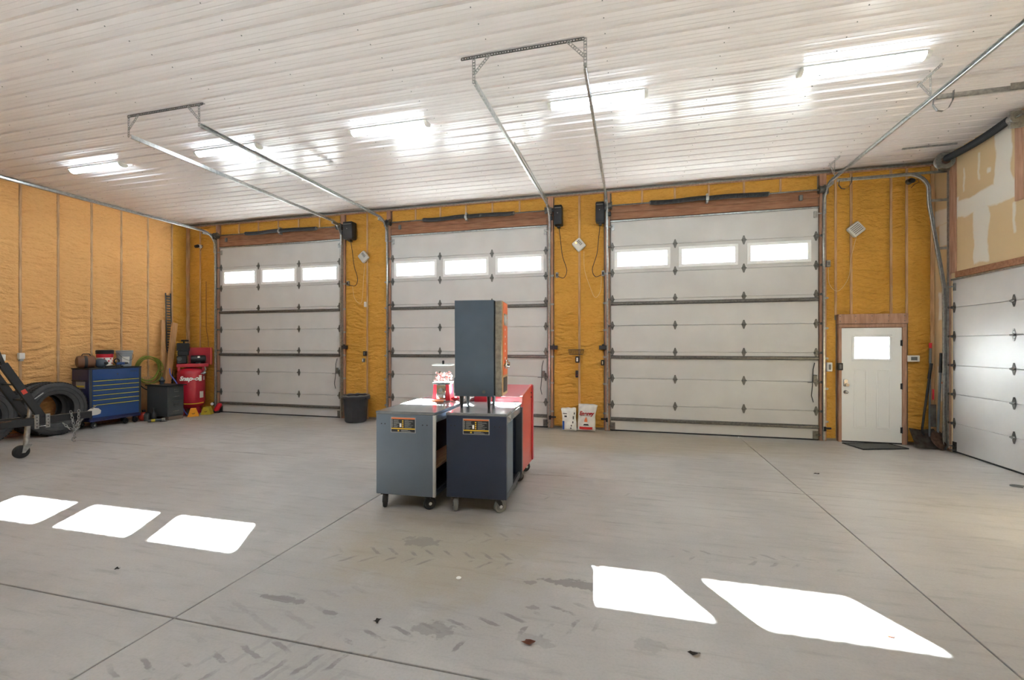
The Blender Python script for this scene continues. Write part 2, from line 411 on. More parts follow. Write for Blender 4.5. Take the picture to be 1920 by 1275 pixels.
# ------------------------------------------------------------------ foam insulation, studs
def foam_panel(parent, u0, u1, z0, z1, place, m, ru=.03, rz_=.014, lump=0.0):
    nu = max(4, int((u1-u0)/ru)); nz = max(4, int((z1-z0)/rz_)); b = B(); G = []; sd = random.random()*50
    for i in range(nu+1):
        u = u0+(u1-u0)*i/nu; col = []
        for j in range(nz+1):
            z = z0+(z1-z0)*j/nz
            e = min(u-u0, u1-u)/.06; e = max(0, min(1, e)); e = e*e*(3-2*e)
            ez = max(0, min(1, min(z-z0, z1-z)/.05))
            w = noise.noise((u*1.7+sd, z*1.3, sd))
            n1 = noise.noise((u*(1.6+lump*7)+sd, z*(13-lump*4)+w*1.6+1.3*noise.noise((u*3, z*2, sd)), sd*2)); amp = .5+.9*max(0, noise.noise((u*.8+sd*3, z*.6, 5))+.25)
            n2 = noise.noise((u*9+sd, z*34, sd))
            d = .010 + (.024*e + amp*e*(.016*n1 - .024*math.exp(-(n1/.10)**2)) + .009*n2)*(.3+.7*ez) + .008*w
            col.append(b._v(place(u, d, z)))
        G.append(col)
    for i in range(nu):
        for j in range(nz): b._f((G[i][j], G[i+1][j], G[i+1][j+1], G[i][j+1]))
    return part('foam_panel', b, m, parent, ang=180)

# left wall
b = B(); b.box(XL-.2, XL-.06, YF-.2, YB+.2, -.1, CE+.02); wl = struct('wall_left', b, 'sheathing')
plL = lambda u, d, z: (XL-.03+d, u, z)
st = [8.99-.5957*i for i in range(20)]
st = [s_ for s_ in st if s_ > YF]
edges = [YB-.03]+st+[YF]
for i in range(len(edges)-1):
    y1, y0 = edges[i]-.022, edges[i+1]+.022
    far = y1 < 3.6
    if y1-y0 > .1: foam_panel(wl, y0, y1, .06, CE-.07, plL, 'foam ochre' if i == 0 else 'foam orange', .19 if far else .032, .25 if far else .014)
for s_ in st:
    b = B(); b.box(XL-.06, XL-.012, s_-.019, s_+.019, 0, CE, .003); struct('stud', b, 'stud wood', wl)
b = B(); b.box(XL-.06, XL+.012, YF, YB-.04, 0, .06, .004); struct('sill_plate', b, 'jamb wood', wl)
b = B(); b.box(XL-.06, XL+.014, YF, YB-.04, CE-.075, CE-.022, .004); struct('top_plate', b, 'jamb wood', wl)

b = B(); b.box(XL-.06, XL+.022, YB-.05, YB+.055, 0, CE-.03, .003); struct('corner_post', b, 'stud wood', wl)
# back wall with its openings
DOORS = ((-10.323, -6.715), (-5.373, -1.700), (-.402, 3.324))
DH = 4.276
b = B()
cols = [(XL-.2, DOORS[0][0]+.04), (DOORS[0][1]-.04, DOORS[1][0]+.04), (DOORS[1][1]-.04, DOORS[2][0]+.04), (DOORS[2][1]-.04, 3.70), (4.575, XR+.2)]
for x0, x1 in cols: b.box(x0, x1, YB+.06, YB+.16, -.1, CE+.02)
for x0, x1 in DOORS: b.box(x0+.04, x1-.04, YB+.06, YB+.16, DH-.03, CE+.02); b.box(x0+.04, x1-.04, YB+.06, YB+.16, -.1, .0)
b.box(3.70, 4.575, YB+.06, YB+.16, 2.03, CE+.02)
wb = struct('wall_back', b, 'sheathing')
plB = lambda u, d, z: (u, YB+.03-d, z)
for x0, x1 in ((-11.335, -11.0), (-10.96, -10.46), (-6.58, -6.03), (-5.985, -5.5), (-1.56, -1.055), (-1.01, -.535)):
    foam_panel(wb, x0, x1, .05, CE-.07, plB, 'foam ochre', .03, .015, .12)
foam_panel(wb, 3.405, 3.6, .05, 2.2, plB, 'foam ochre', .022, .016, 1.0)
foam_panel(wb, 3.405, 3.58, 2.2, CE-.07, plB, 'foam ochre', .022, .016, .3)
for x0, x1 in ((3.62, 3.82), (3.865, 4.43), (4.475, 4.665)): foam_panel(wb, x0, x1, 2.30, CE-.07, plB, 'foam ochre', .025, .015, .1)
foam_panel(wb, 4.705, 5.03, .05, CE-.07, plB, 'foam ochre', .025, .015, .12)
def wood(x0, x1, z0, z1, name='stud', m='stud wood', y0=-.005, y1=.055, par=None):
    b = B(); b.box(x0, x1, YB+y0, YB+y1, z0, z1, .003); struct(name, b, m, par or wb)
for xc in (-10.98, -6.007, -1.032): wood(xc-.02, xc+.02, 0, CE-.05, y0=.008)
for xc in (3.6, 3.842, 4.452): wood(xc-.018, xc+.018, 2.29, CE-.05, y0=.008)
wood(4.667, 4.703, 2.29, CE-.05, y0=.008)
wood(5.03, 5.085, 0, CE-.05)
for x0, x1 in DOORS:                                             # jamb posts, header, blocked cells above it
    wood(x0-.11, x0-.012, 0, CE-.05, 'jamb_post', 'jamb wood', -.015); wood(x1+.012, x1+.12, 0, CE-.05, 'jamb_post', 'jamb wood', -.015)
    wood(x0-.01, x1+.01, DH+.012, 4.43, 'header_board', 'header wood', -.012); wood(x0-.01, x1+.01, 4.434, 4.585, 'header_board', 'header wood', -.012)
    n = 6
    for i in range(n):
        a = x0+(x1-x0)*i/n; c = x0+(x1-x0)*(i+1)/n
        foam_panel(wb, a+.02, c-.02, 4.60, CE-.07, plB, 'foam ochre', .04, .02, .2)
        if i: wood(a-.018, a+.018, 4.585, CE-.05, y0=.008)
b = B(); b.box(XL+.02, XR-.02, YB-.012, YB+.055, CE-.07, CE-.022, .004); struct('top_plate', b, 'jamb wood', wb)
b = B(); b.prism([(YB-.016, CE-.045), (YB-.012, CE-.045), (YB-.012, CE-.022), (YB-.075, CE-.022), (YB-.075, CE-.026), (YB-.016, CE-.026)], XL+.02, XR-.02, 'x'); struct('trim_1', b, 'galvanised')

# right wall: drywall above and beside its own overhead door
RD0, RD1, RH = 6.28, 9.0, 2.83
b = B(); b.box(XR, XR+.15, YF-.2, RD0-.01, -.1, CE+.02); b.box(XR, XR+.15, RD1+.01, YB+.055, -.1, CE+.02); b.box(XR, XR+.15, RD0-.01, RD1+.01, RH, CE+.02)
wr = struct('wall_right', b, 'drywall')
def woodR(y0, y1, z0, z1, name, t=.038, m='jamb wood'):
    b = B(); b.box(XR-t, XR-.001, y0, y1, z0, z1, .003); struct(name, b, m, wr)
woodR(RD1+.01, RD1+.07, 0, CE-.02, 'jamb_post', .02); woodR(RD1-.12, RD1+.009, RH+.09, CE-.02, 'jamb_post', .02); woodR(RD0-.15, RD0-.01, 0, CE-.02, 'jamb_post', .02)
woodR(RD0-.01, RD1-.122, RH+.005, RH+.10, 'header_board', .03, 'header wood')
woodR(7.54, 7.69, 3.70, CE-.02, 'bearing_board', .04)

# front wall, behind the camera
b = B(); b.box(XL-.2, XR+.2, YF-.2, YF, -.1, CE+.02); struct('wall_front', b, 'drywall')

# ------------------------------------------------------------------ overhead doors
def hinge_mesh(end=0):
    b = B()
    b.prism([(-.011, -.085), (.011, -.085), (.034, -.012), (.034, .012), (.011, .085), (-.011, .085), (-.034, .012), (-.034, -.012)], -.006, 0, 'y')
    b.cyl((-.042, -.017, 0), (.042, -.017, 0), .013, n=8); b.box(-.02, .02, -.028, -.006, -.018, .018, .003)
    for z in (-.055, .055): b.cyl((0, -.011, z), (0, -.005, z), .008, n=6)
    if end: b.cyl((0, -.03, 0), (end*.085, -.03, 0), .006, n=6); b.cyl((end*.06, -.03, 0), (end*.085, -.03, 0), .022, n=12); b.box(-.022, .022, -.042, -.006, -.02, .02, .003)
    return b.mesh('hinge', 'dull steel')
HG = {e: hinge_mesh(e) for e in (0, -1, 1)}
def overhead_door(name, label, loc, rz, w, h, ns, wins=(), wsec=None, struts=(), cols=()):
    t = thing(name, label, None, loc, rz, kind='structure'); sh = h/ns
    for i in range(ns):
        z0, z1 = i*sh+.0002+(.02 if i == 0 else 0), (i+1)*sh-.0002; b = B()
        if i != wsec: b.box(-w/2, w/2, 0, .03, z0+.0025, z1-.0025, .005); b.box(-w/2+.001, w/2-.001, .03, .048, z0-.0006 if i else z0, z1)
        else:
            wz0, wz1 = wins[0][2], wins[0][3]
            b.box(-w/2, w/2, 0, .048, z0+.002, wz0, 0); b.box(-w/2, w/2, 0, .048, wz1, z1-.002, 0); b.box(-w/2, w/2, .03, .048, z0-.0006, z0+.002); b.box(-w/2, w/2, .03, .048, z1-.002, z1); xs_ = [-w/2]+[v for q in wins for v in q[:2]]+[w/2]
            for k in range(0, len(xs_), 2): b.box(xs_[k], xs_[k+1], 0, .048, wz0, wz1, 0)
        part('section', b, 'door steel', t, smooth=False)
    for x0, x1, z0, z1 in wins:
        b = B(); o = .012; f = .05
        b.box(x0-o, x1+o, -.012, .05, z0-o, z0+f, .005); b.box(x0-o, x1+o, -.012, .05, z1-f, z1+o, .005)
        b.box(x0-o, x0+f, -.012, .05, z0+f, z1-f, 0); b.box(x1-f, x1+o, -.012, .05, z0+f, z1-f, 0)
        fr = part('window_frame', b, 'white vinyl', t, smooth=False)
        b = B(); b.box(x0+f-.005, x1-f+.005, .020, .024, z0+f-.005, z1-f+.005); part('pane', b, 'glass', fr, smooth=False)
        for k in range(1, 7):
            xx = x0+f+(x1-x0-2*f)*k/7
            b = B(); b.box(xx-.010, xx+.010, .026, .032, z0+f, z1-f); part('muntin', b, 'white vinyl', fr, smooth=False)
        zz = (z0+z1)/2; b = B(); b.box(x0+f, x1-f, .0262, .0318, zz-.010, zz+.010); part('muntin', b, 'white vinyl', fr, smooth=False)
    for z in struts:
        b = B(); b.prism([(0, z-.035), (-.012, z-.035), (-.05, z-.016), (-.05, z+.016), (-.012, z+.035), (0, z+.035)], -w/2+.01, w/2-.01, 'x'); part('strut', b, 'dull steel', t, smooth=False)
    for i in range(1, ns):
        for e, x in [(-1, -w/2+.04), (1, w/2-.04)]+[(0, c) for c in cols]: inst('hinge', HG[e], t, (x, 0, i*sh))
    b = B(); b.box(-w/2, w/2, -.004, .044, 0, .024, .004); part('bottom_seal', b, 'black rubber', t)
    b = B(); b.box(-w/2, w/2, -.03, 0, h-.03, h-.002, .002); part('top_angle', b, 'galvanised', t)
    for s_ in (-1, 1):
        b = B(); x = s_*(w/2-.05); b.box(x-.045, x+.045, -.008, 0, .03, .17); b.box(x-.045, x+.045, -.06, 0, .03, .036); b.cyl((x, -.03, .1), (x+s_*.07, -.03, .1), .012, n=8); part('corner_bracket', b, 'dull steel', t, smooth=False)
        b = B(); b.box(x-.03, x+.03, -.012, 0, h-.2, h-.08, .003); b.cyl((x, -.03, h-.13), (x+s_*.09, -.03, h-.13), .012, n=8); part('top_bracket', b, 'galvanised', t)
        b = B(); b.cyl((s_*(w/2-.012), -.028, .1), (s_*(w/2-.012), -.028, h+.15 if name != 'door_5' else h), .003, n=5); part('lift_cable', b, 'dull steel', t)
    return t
WZ = (3.285, 3.668)
WIN = ([(-10.212, -9.179), (-9.018, -7.986), (-7.823, -6.787)], [(-5.285, -4.245), (-4.067, -3.018), (-2.838, -1.791)], [(-.309, .745), (.923, 1.967), (2.148, 3.193)])
COLS = ([-9.109, -7.90], [-4.155, -2.93], [.844, 2.078])
LB = ('white sectional overhead door next to the left foam wall, the farthest of three', 'middle white sectional overhead door, partly hidden behind the tall grey machine', 'white sectional overhead door beside the white entry door, nearest of the three')
for i, (x0, x1) in enumerate(DOORS):
    xc = (x0+x1)/2
    overhead_door('door_%d' % (i+1), LB[i], (xc, YB+.01, 0), 0, x1-x0, DH, 8, [(a-xc, c-xc, *WZ) for a, c in WIN[i]], 6, (.245, 1.50, 2.585), [c-xc for c in COLS[i]])
RC = (RD0+RD1)/2
overhead_door('door_5', 'white windowless overhead door in the right drywall wall', (XR+.01, RC, 0), -PI/2, RD1-RD0, RH, 6, (), None, (), [-.13])

# tracks -----------------------------------------------------------------
def track_frames(x, zt, r, y0, y1, side):
    F = [((x, y0, .02), (side, 0, 0), (0, 1, 0))]
    for i in range(9):
        a = PI/2*i/8; F.append(((x, y0-r+r*math.cos(a), zt-r+r*math.sin(a)), (side, 0, 0), (0, math.cos(a), math.sin(a))))
    F.append(((x, y1, zt), (side, 0, 0), (0, 0, 1))); return F
CP = [(-.004, -.027), (.022, -.027), (.026, -.020), (.022, -.024), (-.001, -.024), (-.001, .024), (.022, .024), (.026, .020), (.022, .027), (-.004, .027)]
TR = ((-10.385, 1, 4.2, 'galvanised track running along the top of the left foam wall'), (-6.655, -1, 4.68, 'galvanised track from beside the first opener box to the far ceiling hanger'), (-5.433, 1, 4.68, 'galvanised track curving over the left edge of the middle door'),
      (-1.652, -1, 4.68, 'galvanised track over the right edge of the middle door'), (-.455, 1, 4.68, 'galvanised track over the left edge of the door beside the entry'), (3.378, -1, 3.2, 'long galvanised track leaving the picture at its top right corner'))
for x, sd, ye, lab in TR:
    t = thing('door_track', lab, 'track', (x, YB-.06, 0), 0, 'overhead door tracks')
    b = B(); b.sweep(CP, track_frames(x-sd*.012, 4.615, .36, YB-.065, ye, sd)); part('rail', b, 'galvanised', t, local=False, ang=50)
    b = B(); b.box(x-sd*.02-.003, x-sd*.02+.003, YB-.05, YB+.0, .05, 4.2); part('angle_support', b, 'galvanised', t, local=False, smooth=False)
    for z in (.35, .95, 1.5, 2.05, 2.6, 3.2):
        b = B(); xx = x-sd*.075; b.box(min(xx, x), max(xx, x), YB-.02, YB-.016, z-.02, z+.02); b.cyl((xx, YB-.016, z), (xx, YB-.03, z), .019, n=12); part('wall_bracket', b, 'galvanised', t, local=False)
    b = B(); xx = x-sd*.03; b.box(min(x, xx)-.004, max(x, xx), YB-.10, YB-.02, 4.12, 4.5, .002); b.box(min(x, xx)-.004, max(x, xx), YB-.42, YB-.06, 4.54, 4.60, .002); part('flag_bracket', b, 'galvanised', t, local=False)
    if x in (-1.652, -.455, -5.433):
        b = B(); b.box(x-sd*.03, x-sd*.03+.006, 6.3 if x != -.455 else 6.9, 8.9, 4.63, 4.67); part('stiffener_angle', b, 'galvanised', t, local=False, smooth=False)
# right-hand door: raised rail leaning off the wall, then level towards the room
t = thing('door_track', 'high curved track between the entry door and the right overhead door', 'track', (XR-.06, RD1+.05, 0), 0, 'overhead door tracks')
P = [(XR-.075, .02), (XR-.075, 1.2), (XR-.085, 2.7), (4.80, 4.1)]; r = .3
P += [(4.50+.30*math.cos(a), 4.30+.31*math.sin(a)) for a in [PI/2*i/8 for i in range(1, 9)]]+[(3.47, 4.61)]
F = []
for i, (x, z) in enumerate(P):
    a, c = P[max(0, i-1)], P[min(len(P)-1, i+1)]; d = Vector((c[0]-a[0], 0, c[1]-a[1])).normalized(); F.append(((x, RD1+.045, z), (0, -1, 0), (d.z, 0, -d.x)))
b = B(); b.sweep(CP, F); part('rail', b, 'galvanised', t, local=False, ang=50)
b = B(); b.box(XR-.05, XR-.02, RD1+.03, RD1+.036, .05, 4.72); part('angle_support', b, 'galvanised', t, local=False, smooth=False)
for z in (3.35, 4.15, 4.62):
    xa = {3.35: 4.885, 4.15: 4.80, 4.62: 4.5}[z]; b = B(); b.box(xa, XR-.021, RD1+.05, RD1+.054, z-.022, z+.022); part('stand_off', b, 'galvanised', t, local=False, smooth=False)
for z in (.4, .95, 1.45, 1.95, 2.45):
    b = B(); b.box(XR-.07, XR-.021, RD1+.05, RD1+.056, z-.02, z+.02); part('wall_bracket', b, 'galvanised', t, local=False, smooth=False)
t = thing('door_track', 'level galvanised rail under the ceiling above the right overhead door, black strap at its end', 'track', (XR-.06, RD0-.05, 0), 0, 'overhead door tracks')
b = B(); b.sweep(CP, [((3.42, RD0+.03, 4.62), (0, 1, 0), (0, 0, 1)), ((4.5, RD0+.03, 4.62), (0, 1, 0), (0, 0, 1))]); b.box(4.1, 4.9, RD0+.01, RD0+.016, 4.60, 4.67); part('rail', b, 'galvanised', t, local=False)
def strap(x, y, z, w, h, par):
    b = B(); pts = [(x-.02, z), (x-.03, z-h*.5), (x+.01, z-h*.92), (x+w*.4, z-h), (x+w*.75, z-h*.8), (x+w, z-h*.3), (x+w*1.05, z+h*.35)]
    for p, q in zip(pts, pts[1:]): b.bar((p[0], y, p[1]), (q[0], y, q[1]), .03, .004, (0, 1, 0)) if False else b.prism([(p[0], p[1]), (q[0], q[1]), (q[0]+.004, q[1]+.004), (p[0]+.004, p[1]+.004)], y-.015, y+.015, 'y')
    part('stop_strap', b, 'dull steel', par, local=False, smooth=False)
strap(3.40, RD0+.0, 4.6, .16, .17, t)
t2 = [o for o in bpy.data.objects if o.get('label', '').startswith('high curved')][0]; strap(3.5, RD1-.02, 4.58, .16, .15, t2)

# ceiling hangers of punched angle ----------------------------------------
def punched(b, p0, p1, w=.035, across=(0, 1, 0), pitch=.03):
    p0, p1 = Vector(p0), Vector(p1); d = p1-p0; L_ = d.length; d.normalize(); a = Vector(across); a = (a-d*a.dot(d)).normalized()
    for s_ in (-.5, .5): b.bar(p0+a*w*.38*s_*2, p1+a*w*.38*s_*2, .003, w*.24, a)
    n = int(L_/pitch)
    for i in range(n+1):
        c = p0+d*(L_*i/n); b.bar(c-d*.006, c+d*.006, .0025, w*.6, a)
def hanger(x0, x1, y, lab, xa, xb):
    t = thing('track_hanger', lab, 'bracket', ((x0+x1)/2, y, CE-.03), 0, 'ceiling track hangers')
    for nm, p0, p1, ac in (('cross_bar', (x0, y, CE-.035), (x1, y, CE-.035), (0, 0, 1)), ('cross_bar', (x0, y+.018, CE-.021), (x1, y+.018, CE-.021), (0, 1, 0)), ('upright', (xa, y, CE-.03), (xa, y, 4.60), (1, 0, 0)), ('upright', (xb, y, CE-.03), (xb, y, 4.60), (1, 0, 0)),
                           ('brace', (xa+.18, y-.004, CE-.04), (xa+.01, y-.004, 4.70), (1, 0, 0)), ('brace', (xb-.18, y-.004, CE-.04), (xb-.01, y-.004, 4.70), (1, 0, 0))):
        b = B(); punched(b, p0, p1, .036, ac); part(nm, b, 'dull steel' if nm == 'cross_bar' else 'galvanised', t, local=False, smooth=False)
hanger(-6.68, -5.38, 4.66, 'punched steel ceiling hanger above the blue chest side of the room, the farther one', -6.66, -5.44)
hanger(-1.80, -.46, 4.66, 'punched steel ceiling hanger above the grey carts, the nearer one', -1.655, -.45)
for y, lab in ((6.3, 'small punched steel ceiling bracket beside the rightmost fluorescent light'), (8.85, 'small punched steel ceiling bracket where two tracks meet by the entry door')):
    t = thing('track_hanger', lab, 'bracket', (3.36, y, CE-.03), 0, 'ceiling track hangers')
    for nm, p0, p1, ac in (('cross_bar', (3.36, y-.2, CE-.035), (3.36, y+.25, CE-.035), (0, 0, 1)), ('upright', (3.36, y+.0, CE-.03), (3.36, y+.0, 4.64), (0, 1, 0)), ('brace', (3.365, y+.2, CE-.04), (3.365, y+.02, 4.66), (0, 1, 0))):
        b = B(); punched(b, p0, p1, .036, ac); part(nm, b, 'galvanised', t, local=False, smooth=False)

# torsion shafts, springs, drums -------------------------------------------
def spring(b, f, n=46, r=.046):
    pts = []; rad = []
    for i in range(n*2+1):
        k = i/(n*2); pts.append(f(k)); rad.append(r if i % 2 else r*.86)
    b.tube(pts, r, 12, rad=rad)
SPR = ((-9.397, -8.379, -7.322), (-4.505, -3.49, -2.418), (.377, 1.417, 2.464))
LS = ('torsion shaft with black springs over the overhead door next to the left wall', 'torsion shaft with black springs over the middle overhead door', 'torsion shaft with black springs over the overhead door beside the entry')
for (x0, x1), sp, lab in zip(DOORS, SPR, LS):
    y, z = YB-.10, 4.555
    t = thing('torsion_shaft', lab, 'door spring', ((x0+x1)/2, y, z), 0, 'torsion shafts')
    b = B(); b.cyl((x0-.12, y, z), (x1+.12, y, z), .013, n=8); part('shaft', b, 'dull steel', t, local=False)
    for a, c in ((sp[0], sp[1]-.025), (sp[1]+.025, sp[2])):
        b = B(); spring(b, lambda k: (a+(c-a)*k, y, z-.012*math.sin(k*PI*1.6)*(1 if a == sp[0] else -.6))); part('spring', b, 'spring black', t, local=False)
        xx = a if a == sp[0] else c; b = B(); b.cyl((xx-.02, y, z), (xx+.02, y, z), .035, n=10); part('winding_cone', b, 'dull steel', t, local=False)
    b = B(); b.box(sp[1]-.02, sp[1]+.02, y-.01, YB-.014, z-.08, z+.09, .004); b.cyl((sp[1]-.025, y, z), (sp[1]+.025, y, z), .05, n=14); part('centre_bracket', b, 'galvanised', t, local=False)
    for xx in (x0-.01, x1+.01):
        b = B(); b.lathe([(.02, -.045), (.075, -.045), (.075, -.038), (.06, -.034), (.06, .03), (.08, .036), (.08, .045), (.02, .045)], (xx, y, z), 18, 'x'); part('cable_drum', b, 'dull steel', t, local=False)
        b = B(); b.box(xx-.1 if xx < sp[1] else xx+.05, xx-.05 if xx < sp[1] else xx+.1, y-.04, YB-.02, z-.09, z+.05, .003); part('bearing_plate', b, 'dull steel', t, local=False)
    b = B(); xx = x0+.24 if x0 != DOORS[2][0] else x1-.3; b.box(xx-.03, xx+.03, YB-.05, YB-.013, 4.40, 4.50, .006); part('lock_box', b, 'grey plastic', t, local=False)
t = thing('torsion_shaft', 'torsion shaft with one black spring over the right overhead door', 'door spring', (XR-.15, 7.6, 4.76), 0, 'torsion shafts')
xs_, zs = XR-.15, 4.765
b = B(); b.cyl((xs_, RD0-.1, zs), (xs_, RD1+.05, zs), .013, n=8); part('shaft', b, 'dull steel', t, local=False)
b = B(); spring(b, lambda k: (xs_, 8.86-1.25*k, zs-.03*math.sin(k*PI)+.02*k), 56, .055); part('spring', b, 'spring black', t, local=False)
b = B(); b.box(XR-.2, XR-.041, 7.52, 7.56, zs-.12, zs+.1, .004); b.cyl((xs_, 7.5, zs), (xs_, 7.58, zs), .06, n=14); part('centre_bracket', b, 'galvanised', t, local=False)
b = B(); b.lathe([(.03, -.05), (.135, -.05), (.14, -.02), (.10, 0), (.12, .04), (.10, .06), (.03, .06)], (xs_, 8.93, zs-.02), 22, 'y'); part('cable_drum', b, 'galvanised', t, local=False)
b = B(); b.cyl((xs_, 8.86, zs-.02), (xs_, 8.90, zs-.02), .06, n=14); part('winding_cone', b, 'rusty steel', t, local=False)
b = B(); b.box(XR-.19, XR-.022, 9.0, 9.012, zs-.15, zs+.1, .003); part('bearing_plate', b, 'galvanised', t, local=False)

# openers with cords and outlets -------------------------------------------
def cord(name, pts, r, m, label, cat='cord', n=6, group=None):
    # smooth the polyline
    P = [Vector(p) for p in pts]; Q = []
    for i in range(len(P)-1):
        p0, p1, p2, p3 = P[max(0, i-1)], P[i], P[i+1], P[min(len(P)-1, i+2)]
        for k in range(6):
            t_ = k/6; Q.append(.5*((2*p1)+(p2-p0)*t_+(2*p0-5*p1+4*p2-p3)*t_*t_+(3*p1-p0-3*p2+p3)*t_**3))
    Q.append(P[-1]); b = B(); b.tube(Q, r, n); return solo(name, b, m, label, cat, group, loc=tuple(P[0]))
OP = ((-6.375, .25, 'black opener box beside the overhead door next to the left wall', -6.484, 1), (-1.445, .17, 'black opener box at the right top corner of the middle overhead door', -1.49, 1), (-.60, .17, 'black opener box at the left top corner of the door beside the entry', -.545, -1))
for x, w, lab, xo, sd in OP:
    t = thing('door_opener', lab, 'door opener', (x, YB-.02, 4.2), 0, 'side-mounted door openers')
    b = B(); b.box(x-w/2, x+w/2, YB-.24, YB-.03, 4.21, 4.62, .025, 2); part('housing', b, 'black plastic', t, local=False)
    b = B(); b.box(x-w/2+.02, x+w/2-.02, YB-.246, YB-.238, 4.55, 4.565); part('face_stripe', b, 'grey plastic', t, local=False, smooth=False)
    b = B(); b.cyl((x-.005, YB-.25, 4.45), (x-.005, YB-.238, 4.45), .012, n=10); part('button', b, 'grey plastic', t, local=False)
    b = B(); b.box(x-.03, x+.03, YB-.16, YB-.06, 4.17, 4.21, .004); part('foot', b, 'black plastic', t, local=False)
    xs2 = x-sd*(w/2); b = B(); b.cyl((xs2+sd*.02, YB-.1, 4.555), (xs2-sd*.07, YB-.1, 4.555), .04, n=14); part('shaft_collar', b, 'black plastic', t, local=False)
    b = B(); xl = x-sd*(w/2+.09); b.box(xl-.035, xl+.035, YB-.09, YB-.03, 4.36, 4.44, .006); part('cable_sensor', b, 'black plastic', t, local=False)
    b = B(); b.box(xo-.028, xo+.028, YB-.07, YB-.012, 3.15, 3.26, .006); tt = thing('outlet_box', 'grey outlet box on the jamb where the cord of the %s plugs in' % {-6.375: 'farthest opener', -1.445: 'middle opener', -.60: 'nearest opener'}[x], 'outlet', (xo, YB-.012, 3.15), 0, 'outlets on the jambs')
    part('box', b, 'galvanised', tt, local=False); b = B(); b.box(xo-.015, xo+.015, YB-.085, YB-.07, 3.17, 3.23, .004); part('plug', b, 'black plastic', tt, local=False)
    cord('opener_cord', [(x, YB-.1, 4.20), (x+sd*.03, YB-.08, 3.95), (x+sd*.07, YB-.06, 3.6), (x+sd*.16, YB-.06, 3.3), (x+sd*.10, YB-.07, 3.14), (xo+sd*.03, YB-.09, 3.17)], .007, 'black plastic', 'dark power cord hanging below the %s opener box' % {-6.375: 'farthest', -1.445: 'middle', -.60: 'nearest'}[x], group='opener cords')

# white vented wall boxes
VB = ((-6.045, 'tilted white vented box between the farthest two overhead doors', (-.05, -.9)), (-1.033, 'tilted white vented box with a glowing light between the two opener boxes', (.12, -1.0)), (3.88, 'tilted white vented box above the entry door', (-.1, -1.0)))
for k, (x, lab, (ox, oz)) in enumerate(VB):
    t = link('speaker_box', None, None, Matrix.Translation((x, YB-.04, 3.805)) @ Matrix.Rotation(PI/4*(1 if k < 2 else -1)+.1, 4, 'Y')); tag(t, lab, 'wall box', 'white vented wall boxes')
    b = B(); b.box(-.115, .115, -.075, .012, -.105, .105, .03, 2); part('case', b, 'off white plastic', t)
    if k < 2:
        for i in range(4): b = B(); b.box(-.07+i*.03, -.055+i*.03, -.079, -.073, .01, .07); part('vent_slot', b, 'grey plastic', t, smooth=False)
    else:
        for i in range(5): b = B(); b.box(-.08, .08, -.079, -.073, -.06+i*.03, -.048+i*.03); part('vent_slot', b, 'grey plastic', t, smooth=False)
    if k == 1: b = B(); b.box(-.075, -.05, -.0785, -.074, -.03, -.01); part('indicator_light', b, 'lit led', t, smooth=False)
    xo = {0: -6.16, 1: -.58, 2: 3.46}[k]
    cord('box_cord', [(x+.02 if k != 1 else x+.1, YB-.045, 3.68), (x+ox*.6+(.04 if k == 1 else 0), YB-.035, 3.3), (x+ox+(.1 if k == 1 else 0), YB-.035, 2.95), ((x+xo)/2+(.1 if k == 1 else -.05), YB-.035, 2.72), (xo+(.02 if k == 2 else -.02 if k == 1 else -.15), YB-.04, 2.85), (xo-(.2 if k == 0 else 0), YB-.05, 3.15)], .0032, 'box cord', ('thin white cord under the vented box between the farthest doors', 'thin white cord looping under the vented box with the glowing light', 'thin white cord under the vented box above the entry door')[k], group='wall box cords')
t = thing('outlet_box', 'grey outlet box on the foam left of the vented box above the entry', 'outlet', (3.46, YB-.02, 3.16), 0, 'outlets on the jambs'); b = B(); b.box(-.03, .03, -.05, .01, 0, .12, .006); part('box', b, 'galvanised', t); b = B(); b.box(-.016, .016, -.058, -.05, .03, .09, .003); part('socket', b, 'grey plastic', t)

# lock boxes, switches, photo eyes on the jambs
for x, lab in ((-6.585, 'black latch box on the jamb above the wheeled bin'), (-1.56, 'black latch box on the right jamb of the middle door'), (-.545, 'black latch box on the left jamb of the door beside the entry')):
    t = thing('door_latch', lab, 'latch', (x, YB-.015, 1.65), 0, 'door latches'); b = B(); b.box(-.08, .08, -.07, .0, 0, .085, .006); part('case', b, 'black plastic', t); b = B(); b.box(-.02, .02, -.065, -.02, .085, .11, .003); part('cam', b, 'black plastic', t)
def switch(x, z, w, h, m, mm, lab, cat, y=YB-.035, wallx=None):
    t = thing('wall_switch', lab, cat, (x, y, z), 0); b = B(); b.box(-w/2, w/2, -.045, .025, -h/2, h/2, .006); part('box', b, m, t); b = B(); b.box(-w*.22, w*.22, -.052, -.045, -h*.3, h*.3, .003); part('rocker', b, mm, t); return t
switch(-6.01, 2.695, .05, .12, 'white plastic', 'off white plastic', 'small white plate on the post between the farthest doors', 'switch')
switch(-6.025, 1.545, .075, .11, 'black plastic', 'grey plastic', 'black switch above the round button by the bin', 'switch')
switch(-6.066, 1.385, .05, .09, 'grey plastic', 'white plastic', 'grey push button over the wheeled bin', 'switch')
switch(-1.066, 1.445, .08, .13, 'black plastic', 'white plastic', 'black switch below the wire basket', 'switch')
switch(-.556, 1.385, .06, .11, 'black plastic', 'chrome', 'black and chrome outlet beside the jamb right of the wire basket', 'outlet')
switch(3.472, 1.347, .085, .16, 'white plastic', 'grey plastic', 'white keypad on the foam left of the entry door', 'keypad')
switch(3.638, 1.358, .08, .13, 'black plastic', 'grey plastic', 'black double switch on the entry door frame', 'switch', YB-.04)
